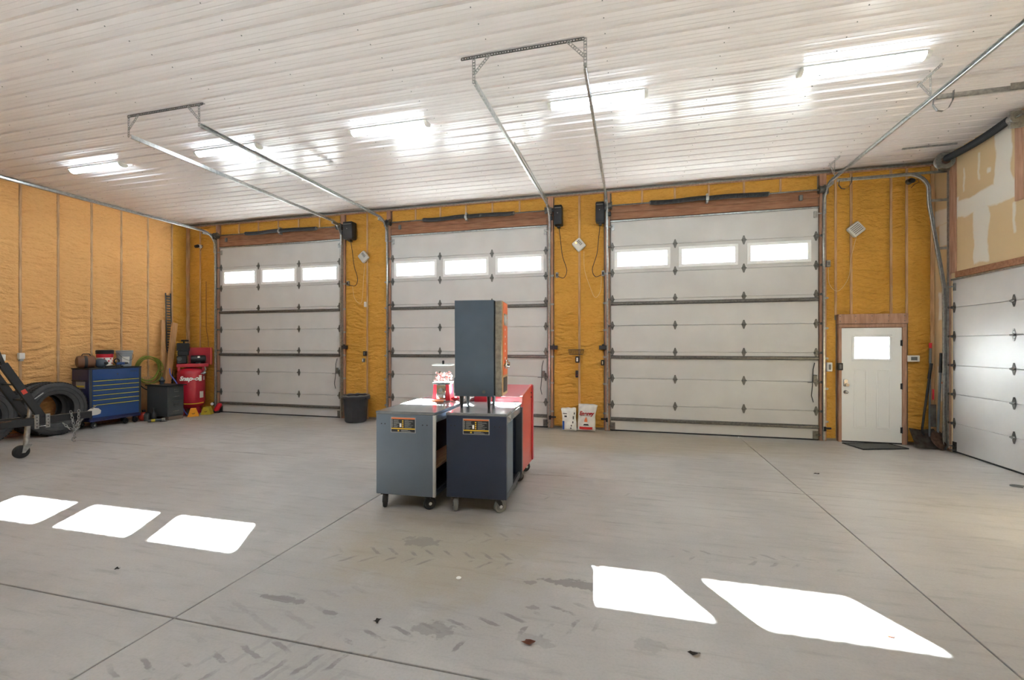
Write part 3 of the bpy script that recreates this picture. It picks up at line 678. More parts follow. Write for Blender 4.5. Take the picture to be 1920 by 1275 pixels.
t = thing('thermostat', 'white thermostat with grey screen right of the entry door', 'thermostat', (4.75, YB-.03, 1.51), 0); b = B(); b.box(-.085, .085, -.045, .03, -.055, .055, .008); part('case', b, 'white plastic', t); b = B(); b.box(-.045, .045, -.048, -.045, -.03, .03); part('screen', b, 'grey plastic', t, smooth=False)
t = thing('wire_basket', 'small black wire basket on the foam above the fuel bags', 'basket', (-1.09, YB-.03, 1.55), 0)
for nm, z, w in (('top_ring', .10, .155), ('bottom_ring', .0, .13)):
    b = B(); b.tube([(-w, 0, z), (w, 0, z), (w, -.11, z), (-w, -.11, z)], .005 if z else .004, 6, True); part(nm, b, 'black paint', t)
for i in range(11):
    k = -1+.2*i; b = B(); b.tube([(k*.155, -.11, .10), (k*.13, -.11, 0), (k*.13, 0, 0), (k*.155, 0, .1)], .003, 5); part('wire', b, 'black paint', t)
t = thing('remote_holder', 'black hanging key remote on the stud above the fuel bags', 'remote', (-1.077, YB-.03, 1.07), 0); b = B(); b.box(-.03, .03, -.03, .012, 0, .15, .014, 2); part('case', b, 'black plastic', t); b = B(); b.cyl((0, -.034, .05), (0, -.03, .05), .012, n=12); part('button', b, 'chrome', t)
for x, sd, lab in ((-10.47, 1, 'photo eye near the floor beside the air compressor'), (-1.585, -1, 'photo eye near the floor by the middle door, left of the fuel bags'), (-.52, 1, 'photo eye near the floor right of the fuel bags'), (3.44, -1, 'photo eye near the floor beside the entry door')):
    t = thing('photo_eye', lab, 'sensor', (x, YB-.02, .22), 0, 'door safety sensors'); b = B(); b.box(-.07, .07, -.03, 0, 0, .03, .004); part('arm', b, 'black plastic', t); b = B(); b.box(sd*.05-.02, sd*.05+.02, -.09, -.02, -.03, .05, .006); part('eye', b, 'black plastic', t)
for x, z, lab, m in ((-10.93, 4.33, 'small camera high on the foam by the far left corner', 0), (4.70, 4.60, 'small camera high on the foam above the entry door', 1)):
    t = thing('security_camera', lab, 'camera', (x, YB-.03, z), 0, 'security cameras'); b = B(); b.cyl((0, .02, 0), (0, -.05, 0), .05, .045, n=16); part('base', b, 'white plastic' if not m else 'grey plastic', t); b = B(); b.cyl((0, -.05, 0), (-.01, -.13, -.03), .042, .036, n=16); part('lens_barrel', b, 'black plastic', t)
    b = B(); b.tube([(.05, -.01, 0), (.11, -.03, .02), (.13, -.03, -.03), (.07, -.02, -.06), (.02, -.01, -.12)], .005, 6); part('cable', b, 'black plastic', t)
for i, x in enumerate((-1.78, 3.25, -6.79)):
    t = thing('lock_rope', ('black pull rope and latch on the right edge of the middle door', 'dark pull rope and latch on the edge of the door beside the entry', 'dark pull rope and latch on the farthest door above the bin side')[i], 'rope', (x, YB-.03, .7), 0, 'door lock ropes')
    b = B(); b.tube([(0, 0, .72), (-.03, -.01, .6), (-.04, -.01, .3), (-.06, -.02, .12), (-.03, -.02, 0)], .007, 6); part('rope', b, 'black plastic', t)
    b = B(); b.box(-.03, .03, -.02, .01, .36, .50, .004); b.cyl((-.12, -.02, .36), (0, -.02, .36), .006, n=6); part('slide_bolt', b, 'dull steel', t)

# ------------------------------------------------------------------ entry door
fr = thing('door_4', 'white entry door with a small window, two lower panels', None, (4.137, YB, 0), 0, kind='structure')
X0, X1 = -.457, .457
for nm, bx in (('frame_post', (-.507, X0-.004, 0, 2.06)), ('frame_post', (X1+.004, .53, 0, 2.06)), ('frame_head', (-.507, .53, 2.062, 2.12))):
    b = B(); b.box(bx[0], bx[1], -.035, .06, bx[2], bx[3], .004); part(nm, b, 'jamb wood', fr)
b = B(); b.box(-.515, .545, -.045, .06, 2.125, 2.30, .005); part('header_board', b, 'jamb wood', fr)
for x in (-.49, -.25, 0, .25, .49):
    for z in (2.17, 2.26): b = B(); b.cyl((x, -.048, z), (x, -.044, z), .008, n=6); part('nail', b, 'dull steel', fr)
b = B(); lx0, lx1, lz0, lz1 = -.272, .28, 1.49, 1.897
b.box(X0, X1, -.02, .025, .025, lz0, 0); b.box(X0, X1, -.02, .025, lz1, 2.05, 0); b.box(X0, lx0, -.02, .025, lz0, lz1, 0); b.box(lx1, X1, -.02, .025, lz0, lz1, 0)
dl = part('leaf', b, 'door edge', fr, smooth=False)
b = B(); o = .03
for bx in ((lx0-o, lx1+o, lz0-o, lz0+.012), (lx0-o, lx1+o, lz1-.012, lz1+o), (lx0-o, lx0+.012, lz0+.012, lz1-.012), (lx1-.012, lx1+o, lz0+.012, lz1-.012)): b.box(bx[0], bx[1], -.032, -.02, bx[2], bx[3], .004)
part('window_frame', b, 'white vinyl', dl)
b = B(); b.box(lx0, lx1, 0, .004, lz0, lz1); part('pane', b, 'textured glass', dl, smooth=False)
for x in (-.04, .05): b = B(); b.box(x-.002, x+.002, .006, .01, lz0, lz1); part('came', b, 'print grey', dl, smooth=False)
b = B(); b.box(lx0, lx1, .006, .01, 1.72, 1.724); part('came', b, 'print grey', dl, smooth=False)
for x0, x1 in ((-.27, -.07), (.075, .285)):
    b = B(); z0, z1 = .26, 1.31
    for bx in ((x0, x1, z0, z0+.018), (x0, x1, z1-.018, z1), (x0, x0+.018, z0+.018, z1-.018), (x1-.018, x1, z0+.018, z1-.018)): b.box(bx[0], bx[1], -.026, -.0199, bx[2], bx[3], .003)
    b.box(x0+.03, x1-.03, -.024, -.0199, z0+.03, z1-.03, .002); part('raised_panel', b, 'door edge', dl)
for z in (.25, 1.02, 1.78): b = B(); b.box(X1-.02, X1+.012, -.03, -.018, z-.05, z+.05, .002); b.cyl((X1+.002, -.03, z-.055), (X1+.002, -.03, z+.055), .008, n=8); part('hinge', b, 'black plastic', fr)
b = B(); b.box(-.435, -.365, -.05, -.02, 1.0, 1.13, .008); b.cyl((-.385, -.075, 1.03), (-.385, -.05, 1.03), .03, n=14); part('deadbolt', b, 'chrome', dl)
b = B(); b.cyl((-.40, -.04, .90), (-.40, -.02, .90), .035, n=14); b.sphere((-.40, -.075, .90), .03, 14, 10); b.cyl((-.40, -.06, .9), (-.40, -.03, .9), .014, n=8); part('knob', b, 'chrome', dl)
for bx in ((X0-.004, X0+.02, .0, 2.06), (X1-.02, X1+.004, .0, 2.06), (X0+.02, X1-.02, 2.03, 2.06)):
    b = B(); b.box(bx[0], bx[1], .026, .059, bx[2], bx[3]); part('door_stop', b, 'jamb wood', fr, smooth=False)
b = B(); b.box(X0+.021, X1-.021, .026, .059, .0, .03); part('threshold', b, 'galvanised', fr, smooth=False)
b = B(); b.box(X0, X1, -.024, .024, .002, .024); part('sweep', b, 'black rubber', fr, smooth=False)
b = B(); b.prism([(3.62, 9.23), (3.73, 8.74), (4.50, 9.0), (4.38, 9.36)], .001, .012, 'z'); mt = solo('door_mat', b, 'mat rubber', 'grey woven door mat on the floor before the entry door', 'mat', loc=(4.05, 9.05, 0))
b = B(); b.tube([(3.625, 9.23, .012), (3.735, 8.745, .012), (4.495, 9.0, .012), (4.375, 9.355, .012)], .01, 6, True); part('edging', b, 'black rubber', mt, local=False)

# ------------------------------------------------------------------ fluorescent lights
def fixture_meshes():
    b = B(); b.box(-.61, .61, -.07, .07, -.018, 0, .004); body = b.mesh('housing', 'white plastic')
    b = B(); P = [(.064*math.cos(a), -.018-.055*math.sin(a)) for a in [PI*i/10 for i in range(11)]]; b.prism(P, -.58, .58, 'x'); lens = b.mesh('lens', 'tube light')
    caps = []
    for s_ in (-1, 1):
        b = B(); P = [(.072*math.cos(a), -.016-.062*math.sin(a)) for a in [PI*i/10 for i in range(11)]]; b.prism(P, s_*.58, s_*.625, 'x'); caps.append(b.mesh('end_cap', 'off white plastic'))
    return body, lens, caps
FB, FLN, FC = fixture_meshes()
FX = (-9.1, -6.25, -3.375, -.42, 2.478)
FLB = ('lit fluorescent ceiling light nearest the left foam wall', 'lit fluorescent ceiling light crossed by the track of the farthest door', 'lit fluorescent ceiling light between the two ceiling hangers, clear of any track', 'lit fluorescent ceiling light crossed by the near hanger track', 'lit fluorescent ceiling light at the far right beside a small bracket')
for row, y in enumerate((5.85, .6)):  # the nearer row stays out of view, added as fill light
    for i, x in enumerate(FX):
        t = thing('ceiling_light', FLB[i] if row == 0 else 'added fluorescent fill light of the unseen row behind the viewer, %s' % ('nearest the left wall', 'second from the left wall', 'middle one', 'second from the right wall', 'nearest the right wall')[i], 'light', (x, y, CE-.0185), 0, 'fluorescent ceiling lights' if row == 0 else 'unseen fluorescent fill lights')
        inst('housing', FB, t, (0, 0, 0)); inst('lens', FLN, t, (0, 0, 0))
        for c in FC: inst('end_cap', c, t, (0, 0, 0))

# ------------------------------------------------------------------ casters
def caster(parent, x, y, z, r, ang=0, w=.045, m='black rubber', hub='chrome'):
    """swivel caster whose wheel touches the floor at (x, y); z is the underside it is bolted to"""
    R = rotz(ang); b = B(); b.M = Matrix.Translation((x, y, 0)) @ R
    b.box(-.045, .045, -.045, .045, z-.008, z); b.cyl((0, 0, z-.008), (0, 0, z-.03), .03, n=12)
    for s_ in (-1, 1): b.prism([(-.028, z-.03), (.028, z-.03), (.045, r-.012), (.02, r-.018), (.012, r+.0)], s_*(w/2+.004), s_*(w/2+.008), 'y')
    b.box(-.028, .028, -w/2-.008, w/2+.008, z-.034, z-.028)
    c = part('caster', b, 'black paint', parent)
    b = B(); b.M = Matrix.Translation((x+.02*math.cos(ang), y+.02*math.sin(ang), r)) @ R
    b.lathe([(.016, -w/2), (r*.55, -w/2), (r*.62, -w/2+.006), (r*.9, -w/2), (r, -w/2+.01), (r, w/2-.01), (r*.9, w/2), (r*.62, w/2-.006), (r*.55, w/2), (.016, w/2)], n=22, axis='y', closed=True); wh = part('wheel', b, m, c)
    b = B(); b.M = Matrix.Translation((x+.02*math.cos(ang), y+.02*math.sin(ang), r)) @ R; b.cyl((0, -w/2-.01, 0), (0, w/2+.01, 0), .018, n=10); part('axle', b, hub, c)

# ------------------------------------------------------------------ the two grey carts
def warn_label(parent, x, z, w, h, y):
    b = B(); b.mi = 3; b.box(x-w/2, x+w/2, y-.002, y, z-h/2, z+h/2); q = y-.0024
    def r(x0, x1, z0, z1, mi): b.mi = mi; b.box(x-w/2+w*x0, x-w/2+w*x1, q-.0004, y-.002, z-h/2+h*z0, z-h/2+h*z1)
    r(.03, .97, .04, .96, 0); q -= .0005
    r(.03, .97, .87, .96, 1); r(.03, .97, .22, .29, 2)
    for i in range(5): r(.045, .085, .36+.1*i, .42+.1*i, 3)
    for i in range(4): r(.46, .51, .34+.125*i, .42+.125*i, 2)
    r(.36, .43, .36, .60, 4); r(.28, .34, .08, .17, 2)
    rnd = random.Random(3)
    for i in range(11):
        zz = .33+.047*i; r(.12, .22+.16*rnd.random(), zz, zz+.016, 3); r(.56, .70+.24*rnd.random(), zz, zz+.016, 3)
    for i in range(3): r(.42, .6+.3*rnd.random(), .07+.045*i, .09+.045*i, 3)
    part('warning_label', b, ['print black', 'print orange', 'print yellow', 'print grey', 'print white'], parent, 'black safety sticker with orange and yellow bands', smooth=False)
def cart(name, label, loc, rz, w, d, panel, shelf, left):
    """local: x across, y away from the viewer; the near end is at y=0"""
    t = thing(name, label, 'cart', loc, rz, 'grey metal carts'); zt, zb = 1.04, .152
    for k, y in enumerate((0, d-.05)):
        b = B(); b.box(-w/2, w/2, y, y+.05, zb, zt-.028, .006); ep = part('end_panel', b, panel, t)
        if k == 0:
            warn_label(ep, -.02 if left else 0, .90, .285, .165, 0)
            for x in (-.27, -.23, .2, .25): b = B(); b.cyl((x, -.002, .905), (x, .004, .905), .007, n=8); part('hole', b, 'print black', ep)
    b = B(); b.box(-w/2-.004, w/2+.004, -.004, d+.004, zt-.03, zt, .006); part('top', b, 'cart top', t)
    b = B(); b.box(w/2-.012, w/2+.003, .05, d-.05, zt-.11, zt-.031, .004); part('apron', b, 'cart top', t)
    b = B(); b.box(-w/2, -w/2+.02, .05, d-.05, zb, zt-.031); part('side_panel', b, panel, t, smooth=False)
    b = B(); b.box(-w/2+.02, w/2-.002, .05, d-.05, zb, zb+.03); part('floor_pan', b, 'cart interior', t, smooth=False)
    b = B(); b.box(w/2-.03, w/2, .05, d-.05, zb, zb+.06, .004); part('bottom_rail', b, 'cart frame', t)
    if left:
        b = B(); b.box(w/2-.022, w/2+.004, -.003, .03, zb, zt-.03, .003); part('edge_trim', b, 'cart trim', t)
        b = B(); b.box(-w/2+.02, w/2-.03, .05, d-.05, .42, .455, .003); part('shelf', b, 'plywood', t, 'bare wood shelf')
        b = B(); b.box(w/2-.3, w/2-.28, .05, d-.06, .456, zt-.112); part('divider', b, 'cart interior', t, smooth=False)
    else:
        b = B(); b.box(w/2-.025, w/2, .05, .36, zb+.06, zt-.112); part('return_panel', b, 'machine body', t, smooth=False)
        b = B(); b.box(w/2-.3, w/2-.28, .3, d-.06, zb+.03, zt-.112); part('divider', b, 'cart interior', t, smooth=False)
        b = B(); b.box(w/2-.06, w/2+.02, d-.06, d+.005, zb-.02, zt-.05, .004); part('corner_post', b, 'cart frame', t)
    r = .068
    for x, y, a in ((-w/2+.08, .06, -1.2), (w/2-.1, .06, .6), (-w/2+.08, d-.1, .3), (w/2-.09, d-.1, 1.2)): caster(t, x, y, zb, r, a, .042, 'black rubber' if left else 'grey plastic')
    return t
cart('tool_cart', 'blue-grey metal cart with gumball dispenser on it', (-2.315, 4.345, 0), math.radians(2.5), .67, 1.5, 'cart grey', True, True)
cart('tool_cart', 'dark navy-grey metal cart under the tall vending machine', (-1.552, 4.44, 0), math.radians(4.2), .645, .92, 'cart navy', False, False)

# vending machine ------------------------------------------------------------
t = thing('vending_machine', 'tall slate-grey vending machine with orange front standing on the navy cart', 'vending machine', (-1.685, 4.905, 1.0405), math.radians(7))
b = B(); b.prism([(-.225, .14), (.21, .14), (.21, 1.2), (-.23, 1.2)], -.19, .19, 'y'); part('cabinet', b, 'machine body', t, smooth=False)
b = B(); b.box(.2105, .226, -.18, .18, .15, 1.19); part('door_gasket', b, 'black rubber', t, smooth=False)
b = B(); b.box(.2265, .30, -.195, .195, .14, 1.195, .006); dr = part('door', b, 'galvanised', t)
b = B()
for i in range(34):
    for j in (0, 1):
        zc = .17+.0295*i+.0147*j; b.obox((.247+.03*j, -.1965, zc), (.022, .003, .008), Matrix.Rotation(.7*(1 if (i+j) % 2 else -1), 4, 'Y'))
part('tread_plate', b, 'galvanised', dr, smooth=False, kind='stuff')
b = B(); b.box(.298, .308, -.19, .19, .145, 1.19, .004); fp = part('front_panel', b, 'machine tan', dr)
for z0, z1 in ((1.06, 1.18), (.5, .93), (.37, .46)):
    b = B(); b.box(.3075, .311, -.12, .12, z0, z1); part('orange_panel', b, 'machine orange', fp, smooth=False)
for z0, z1 in ((.37, 1.18),):
    for yy in (-.15, .14): b = B(); b.box(.3075, .3115, yy-.008, yy+.008, z0, z1); part('pinstripe', b, 'print orange', fp, smooth=False)
for i in range(5): b = B(); b.cyl((.311, -.02, .56+.08*i), (.314, -.02, .56+.08*i), .012, n=8); part('selector', b, 'print white', fp)
for i in range(3):
    b = B(); b.tube([(.313, -.1+.02*k, .99+.045*math.sin(k*1.1+i*1.9)+.02*(i-1)) for k in range(11)], .007, 6); part('swirl_lettering', b, 'cart trim', fp)
b = B(); b.box(.3075, .335, -.06, .09, .44, .54, .01); b.cyl((.335, .0, .49), (.36, .0, .49), .028, n=12); b.cyl((.31, -.13, .485), (.32, -.13, .485), .014, n=8); part('coin_mechanism', b, 'chrome', fp)
b = B(); b.box(.3075, .312, -.12, .13, .18, .345); part('delivery_chute', b, 'print black', fp, smooth=False)
for x in (-.16, .15):
    for y in (-.15, .15): b = B(); b.cyl((x, y, 0), (x, y, .145), .014, .026, n=12); part('leg', b, 'black paint', t)
b = B(); b.cyl((.10, -.196, .19), (.10, -.189, .19), .018, n=14); part('lock', b, 'dull steel', t)
b = B(); b.box(-.262, -.226, -.1, .1, .16, .34, .008); part('side_box', b, 'machine body', t)

# gumball dispenser and odds and ends on the carts
t = thing('gumball_machine', 'small red gumball dispenser with clear square globe on the blue-grey cart', 'gumball machine', (-2.36, 5.46, 1.0405), .15)
b = B(); b.prism([(-.115, 0), (.115, 0), (.10, .2), (-.10, .2)], -.1, .1, 'y'); part('base', b, 'bright red', t, smooth=False)
b = B(); b.box(-.06, .06, -.118, -.09, .015, .2, .006); fpl = part('coin_plate', b, 'chrome', t)
b = B(); b.cyl((0, -.135, .135), (0, -.118, .135), .026, n=12); b.box(-.03, .03, -.145, -.135, .13, .14); part('turn_knob', b, 'dull steel', fpl)
b = B(); b.box(-.03, .03, -.13, -.118, .03, .075, .004); part('chute_door', b, 'dull steel', fpl)
b = B(); b.box(-.115, .115, -.105, .105, .2005, .225, .006); part('collar', b, 'dull steel', t)
b = B(); b.box(-.118, .118, -.112, .112, .226, .44, .01); part('globe', b, 'glass', t, 'clear plastic globe')
b = B(); rnd = random.Random(5)
for i in range(60): b.sphere((rnd.uniform(-.095, .095), rnd.uniform(-.09, .09), .245+.11*rnd.random()**1.5), .014, 8, 6)
part('gumballs', b, 'gumball', t, kind='stuff')
b = B(); b.box(-.122, .122, -.116, .116, .441, .458, .006); part('lid', b, 'white plastic', t)
b = B(); b.cyl((0, 0, .458), (0, 0, .485), .014, n=10); b.sphere((0, 0, .49), .016, 10, 8); part('lock_knob', b, 'black plastic', t)
b = B(); b.box(-2.2, -2.11, 5.48, 5.6, 1.041, 1.27, .004); solo('carton', b, 'print white', 'white carton between the gumball dispenser and the vending machine', 'box', loc=(-2.155, 5.54, 1.041))
b = B(); P = []
b.sphere((-2.17, 5.40, 1.062), .05, 14, 8, (1.2, .7, .44)); solo('red_rag', b, 'bright red', 'crumpled red shop rag beside the gumball dispenser', 'rag', loc=(-2.17, 5.40, 1.041))
t = thing('utility_knife', 'long knife with an orange grip lying before the gumball dispenser', 'knife', (-2.25, 5.22, 1.0405), .1); b = B(); b.box(-.16, .0, -.012, .012, 0, .02, .006); part('grip', b, 'print orange', t); b = B(); b.box(.0, .15, -.008, .008, .004, .010, .002); part('blade', b, 'dull steel', t)
b = B(); b.box(-2.62, -2.28, 5.335, 5.352, 1.041, 1.05, .002); solo('steel_rule', b, 'print white', 'white straightedge lying across the blue-grey cart', 'ruler', loc=(-2.45, 5.34, 1.041))
cord('machine_cord', [(-1.62, 5.09, 1.05), (-1.56, 5.16, 1.05), (-1.48, 5.12, 1.05), (-1.42, 5.2, 1.05), (-1.34, 5.15, 1.05), (-1.30, 5.22, 1.05)], .006, 'black plastic', 'black power cord curled behind the vending machine on the navy cart')

# red tool chest behind the carts
t = thing('tool_chest', 'red wheeled tool chest standing behind the navy cart', 'tool chest', (-1.33, 5.52, 0), math.radians(1))
b = B(); b.prism([(0, .15), (.66, .15), (.66, 1.19), (.62, 1.19), (0, 1.09)], -.62, -.02, 'x'); part('body', b, 'red paint', t, smooth=False)
b = B(); b.prism([(0, .15), (.66, .15), (.66, 1.2), (.62, 1.2), (0, 1.10)], -.019, .012, 'x'); sp = part('side_panel', b, 'orange red paint', t, smooth=False)
for z in (1.08, 1.02): b = B(); b.box(.011, .016, .55, .60, z, z+.02); part('louvre', b, 'print black', sp, smooth=False)
b = B(); b.box(-.1, -.03, -.02, -.001, .93, 1.03, .004); part('corner_bumper', b, 'black rubber', t)
b = B(); b.box(.0125, .03, .60, .66, .16, 1.19, .004); part('rear_post', b, 'red paint', t)
for z in (.2, .42, .62, .80): b = B(); b.box(-.6, -.11, -.012, -.001, z, z+.16, .004); part('drawer', b, 'red paint', t)
for x, y, a in ((-.08, .56, .8), (-.08, .1, .3), (-.54, .56, 0), (-.54, .1, .5)): caster(t, x, y, .15, .066, a, .042)

# ------------------------------------------------------------------ bin and fuel bags
t = thing('wheeled_bin', 'dark round plastic bin between the farthest two overhead doors', 'trash can', (-6.05, 9.04, 0), 0)
b = B(); b.lathe([(0, .004), (.215, .004), (.235, .03), (.27, .55), (.275, .565), (.262, .565), (.225, .04), (0, .03)], n=32); bd = part('tub', b, 'dark bin', t)
b = B(); b.lathe([(.276, .545), (.31, .55), (.315, .585), (.30, .60), (.262, .60), (.262, .57)], n=32, closed=True); part('rim', b, 'dark bin', t)
for s_ in (-1, 1): b = B(); b.box(s_*.30-.03, s_*.30+.03, -.08, .08, .52, .565, .012); part('handle', b, 'dark bin', t)
b = B(); b.M = Matrix.Translation((0, -.245, .2)); b.prism([(-.09, -.16), (.09, -.16), (.09, .1), (.05, .16), (-.05, .16), (-.09, .1)], -.01, .03, 'y'); part('moulded_panel', b, 'dark bin', t)
b = B(); b.tube([(.29*math.cos(2*PI*i/28), .29*math.sin(2*PI*i/28), .605+.01*math.sin(i*2.3)) for i in range(28)], .014, 6, True); part('bag_edge', b, 'grey plastic', t, 'grey liner folded over the rim')
def bag(name, label, loc, rz, w, h, th, marks):
    t = thing(name, label, 'bag', loc, rz, 'fuel bags on the floor'); b = B(); nx, nz = 14, 20; F = {}
    for sd in (-1, 1):
        for i in range(nx+1):
            for j in range(nz+1):
                u, v = i/nx*2-1, j/nz
                e = max(0, 1-abs(u)**3.2)*max(0, 1-abs(v*2-1)**5)**.5
                wx = w/2*(1-.10*math.sin(v*PI)+.05*noise.noise((u, v*4, 1)))
                x = u*wx+.05*h*(v**3)*(1 if rz < 0 else -1)*.8; z = h*v*(1-.02*u*u)+(.02*noise.noise((u*2, 3, w*9)) if v > .8 else 0)
                y = sd*(th/2*e*(1-.35*v)+.012*noise.noise((u*2.2+sd, v*4, w*7))*e)+.10*v*v
                F[sd, i, j] = b._v((x, y, max(.002, z)))
        for i in range(nx):
            for j in range(nz): b._f((F[sd, i, j], F[sd, i+1, j], F[sd, i+1, j+1], F[sd, i, j+1]))
    for j in range(nz):
        for i in (0, nx): b._f((F[-1, i, j], F[-1, i, j+1], F[1, i, j+1], F[1, i, j]))
    for i in range(nx):
        for j in (0, nz): b._f((F[-1, i, j], F[-1, i+1, j], F[1, i+1, j], F[1, i, j]))
    body = part('sack', b, 'bag white', t, ang=70)
    def surf(x, z):
        v = max(0, min(1, z/h)); u = max(-1, min(1, (x-.05*h*v**3*(1 if rz < 0 else -1)*.8)/(w/2*(1-.10*math.sin(v*PI)))))
        e = max(0, 1-abs(u)**3.2)*max(0, 1-abs(v*2-1)**5)**.5
        return -(th/2*e*(1-.35*v))+.10*v*v-.016
    for nm, m, polys in marks:
        b = B()
        for poly in polys:
            if isinstance(poly, str):
                me = text_mesh(poly, .105, .25, .004, .001); bm2 = bmesh.new(); bm2.from_mesh(me)
                mp = {v: b._v((v.co.x, surf(v.co.x, v.co.y+.36), v.co.y+.36)) for v in bm2.verts}
                for f in bm2.faces: b._f([mp[v] for v in f.verts])
                bm2.free(); bpy.data.meshes.remove(me)
            else:
                x0, x1, z0, z1 = poly; n = 6
                V = [[b._v((x0+(x1-x0)*i/n, surf(x0+(x1-x0)*i/n, z), z)) for i in range(n+1)] for z in (z0, (z0+z1)/2, z1)]
                for r in range(2):
                    for i in range(n): b._f((V[r][i], V[r][i+1], V[r+1][i+1], V[r+1][i]))
        part(nm, b, m, body, smooth=False)
bag('fuel_bag', 'white sack with a blue printed edge slumped left of the red printed one', (-1.21, 9.2, 0), .12, .31, .46, .15, [('blue_print', 'print blue', [(-.14, -.10, .03, .2)]), ('black_print', 'print black', [(-.13, -.05, .34, .355), (-.1, -.05, .28, .31), (.03, .05, .1, .13), (.06, .08, .16, .2), (.07, .09, .24, .3), (.02, .04, .05, .08), (.09, .11, .33, .37)])])
bag('fuel_bag', 'upright white fuel sack with red lettering, a flame and a red band', (-.87, 9.23, 0), -.05, .39, .54, .17, [('red_lettering', 'print red', ['Energy']), ('red_band', 'print red', [(-.13, .13, .05, .1)]), ('flame', 'print orange', [(-.03, .03, .20, .24), (-.022, .022, .24, .265), (-.01, .012, .265, .29)]), ('black_print', 'print black', [(-.05, .06, .13, .145), (-.04, .05, .145, .16), (-.12, .12, .315, .32)])])

# ------------------------------------------------------------------ shovels in the corner
def pole_tool(name, label, foot, top, r, m, grip=None):
    t = thing(name, label, 'shovel', foot, 0, 'garden tools in the corner'); f, p = Vector(foot), Vector(top); b = B(); b.tube([f+(p-f)*k for k in (0, .3, .6, 1)], r, 10); part('handle', b, m, t, local=False)
    if grip: d = (p-f).normalized(); b = B(); b.cyl(p-d*.32, p+d*.01, r*1.35, n=12); part('grip', b, grip, t, local=False)
    return t, f, p
t = thing('snow_shovel', 'wide grey snow shovel with a black bent handle leaning by the entry door', 'shovel', (4.76, 9.25, 0), 0, 'garden tools in the corner')
b = B(); b.tube([(4.80, 9.17, .22), (4.775, 9.16, .26), (4.77, 9.16, .34), (4.82, 9.2, .6), (4.90, 9.25, 1.05), (4.965, 9.29, 1.42)], .017, 10); part('handle', b, 'black paint', t, local=False)
b = B(); b.cyl((4.92, 9.265, 1.17), (4.967, 9.292, 1.43), .023, n=12); part('grip', b, 'black rubber', t, local=False)
b = B()
V = [[b._v((4.80+.40*(i/8-.5)*(1-.1*j/5)+.02, 9.05+.24*j/5+.03*math.sin(PI*i/8), .012+.055*j+.03*(abs(i/4-1)))) for i in range(9)] for j in range(6)]
for j in range(5):
    for i in range(8): b._f((V[j][i], V[j][i+1], V[j+1][i+1], V[j+1][i]))
g_ = bmesh.ops.solidify(b.bm, geom=b.bm.faces[:], thickness=.006); part('scoop', b, 'shovel grey', t, local=False)
t, f, p = pole_tool('shovel', 'round-point shovel with a grey handle and black grip in the corner', (4.96, 9.12, .12), (5.045, 9.18, 1.60), .017, 'handle grey', 'black rubber')
b = B(); V = []
for j in range(7):
    k = j/6; wd = .11*math.sin(PI*(.15+.8*k)); V.append([b._v((4.96+wd*(i/3-1), 9.12-.15*k+.03*(i/3-1)**2, .30-.285*k)) for i in range(7)])
for j in range(6):
    for i in range(6): b._f((V[j][i], V[j][i+1], V[j+1][i+1], V[j+1][i]))
bmesh.ops.solidify(b.bm, geom=b.bm.faces[:], thickness=.005); part('blade', b, 'rusty steel', t, local=False)
t, f, p = pole_tool('shovel', 'grey spade with red tipped handle and a narrow dark blade', (4.90, 9.22, .02), (4.975, 9.33, 1.76), .015, 'handle grey', 'grey plastic')
b = B(); b.cyl((4.972, 9.327, 1.69), (4.977, 9.332, 1.78), .022, n=12); part('red_tip', b, 'bright red', t, local=False)
b = B(); b.box(4.905, 4.99, 9.20, 9.206, .36, .74, .004); part('blade', b, 'shovel grey', t, local=False); b = B(); b.box(4.93, 4.955, 9.19, 9.2, .82, 1.0, .004); part('red_sleeve', b, 'bright red', t, local=False)
t, f, p = pole_tool('broom_handle', 'thin grey pole with an orange clip, nearest the right door track', (5.01, 9.07, .01), (5.055, 9.11, 1.50), .014, 'handle grey', 'black rubber')
b = B(); b.cyl((5.035, 9.097, 1.1), (5.037, 9.099, 1.13), .028, n=12); part('clip', b, 'print orange', t, local=False)

# ------------------------------------------------------------------ blue tool chest and what stands on it
t = thing('tool_chest', 'blue drawer chest with yellow trim against the left foam wall', 'tool chest', (-10.8, 6.8, 0), 0)
# local: x 0 is the front (faces +x), -0.5 the wall side; y 0..1.02 along the wall
b = B(); b.box(-.5, -.012, 0, 1.02, .17, 1.235, .006); body = part('body', b, 'chest dark blue', t)
b = B(); b.box(-.51, .005, -.008, 1.028, 1.236, 1.262, .005); part('top', b, 'black rubber', t)
for y0, y1 in ((.0, .05), (.97, 1.02)): b = B(); b.box(-.011, 0, y0, y1, .2, 1.235, .003); part('corner_strip', b, 'cart frame', t)
dz = [1.235, 1.0, .905, .805, .70, .60, .50, .22]
for i in range(7):
    b = B(); b.box(-.011, .006, .052, .968, dz[i+1]+.004, dz[i]-.004, .003); d_ = part('drawer', b, 'chest blue', t)
    if i: b = B(); b.box(.0062, .024, .06, .96, dz[i]-.016, dz[i]-.005, .002); part('pull_strip', b, 'yellow trim', d_)
    else:
        b = B(); b.cyl((.006, .52, 1.12), (.014, .52, 1.12), .012, n=12); part('lock', b, 'chrome', d_)
        b = B(); b.box(.006, .0075, .78, .92, 1.16, 1.172); part('badge', b, 'cart frame', d_, smooth=False)
b = B(); b.box(-.38, -.12, -.0035, -.0001, .84, .98); part('side_label', b, 'print grey', body, smooth=False); b = B(); b.box(-.36, -.14, -.0045, -.0036, .87, .90); part('label_stripe', b, 'yellow trim', body, smooth=False)
b = B(); b.tube([(-.42, 0, 1.0), (-.42, -.045, 1.01), (-.08, -.045, 1.01), (-.08, 0, 1.0)], .012, 8); part('push_handle', b, 'black paint', t)
b = B(); b.box(-.5, .0, .01, 1.01, .145, .17); part('base_pan', b, 'chest dark blue', t, smooth=False)
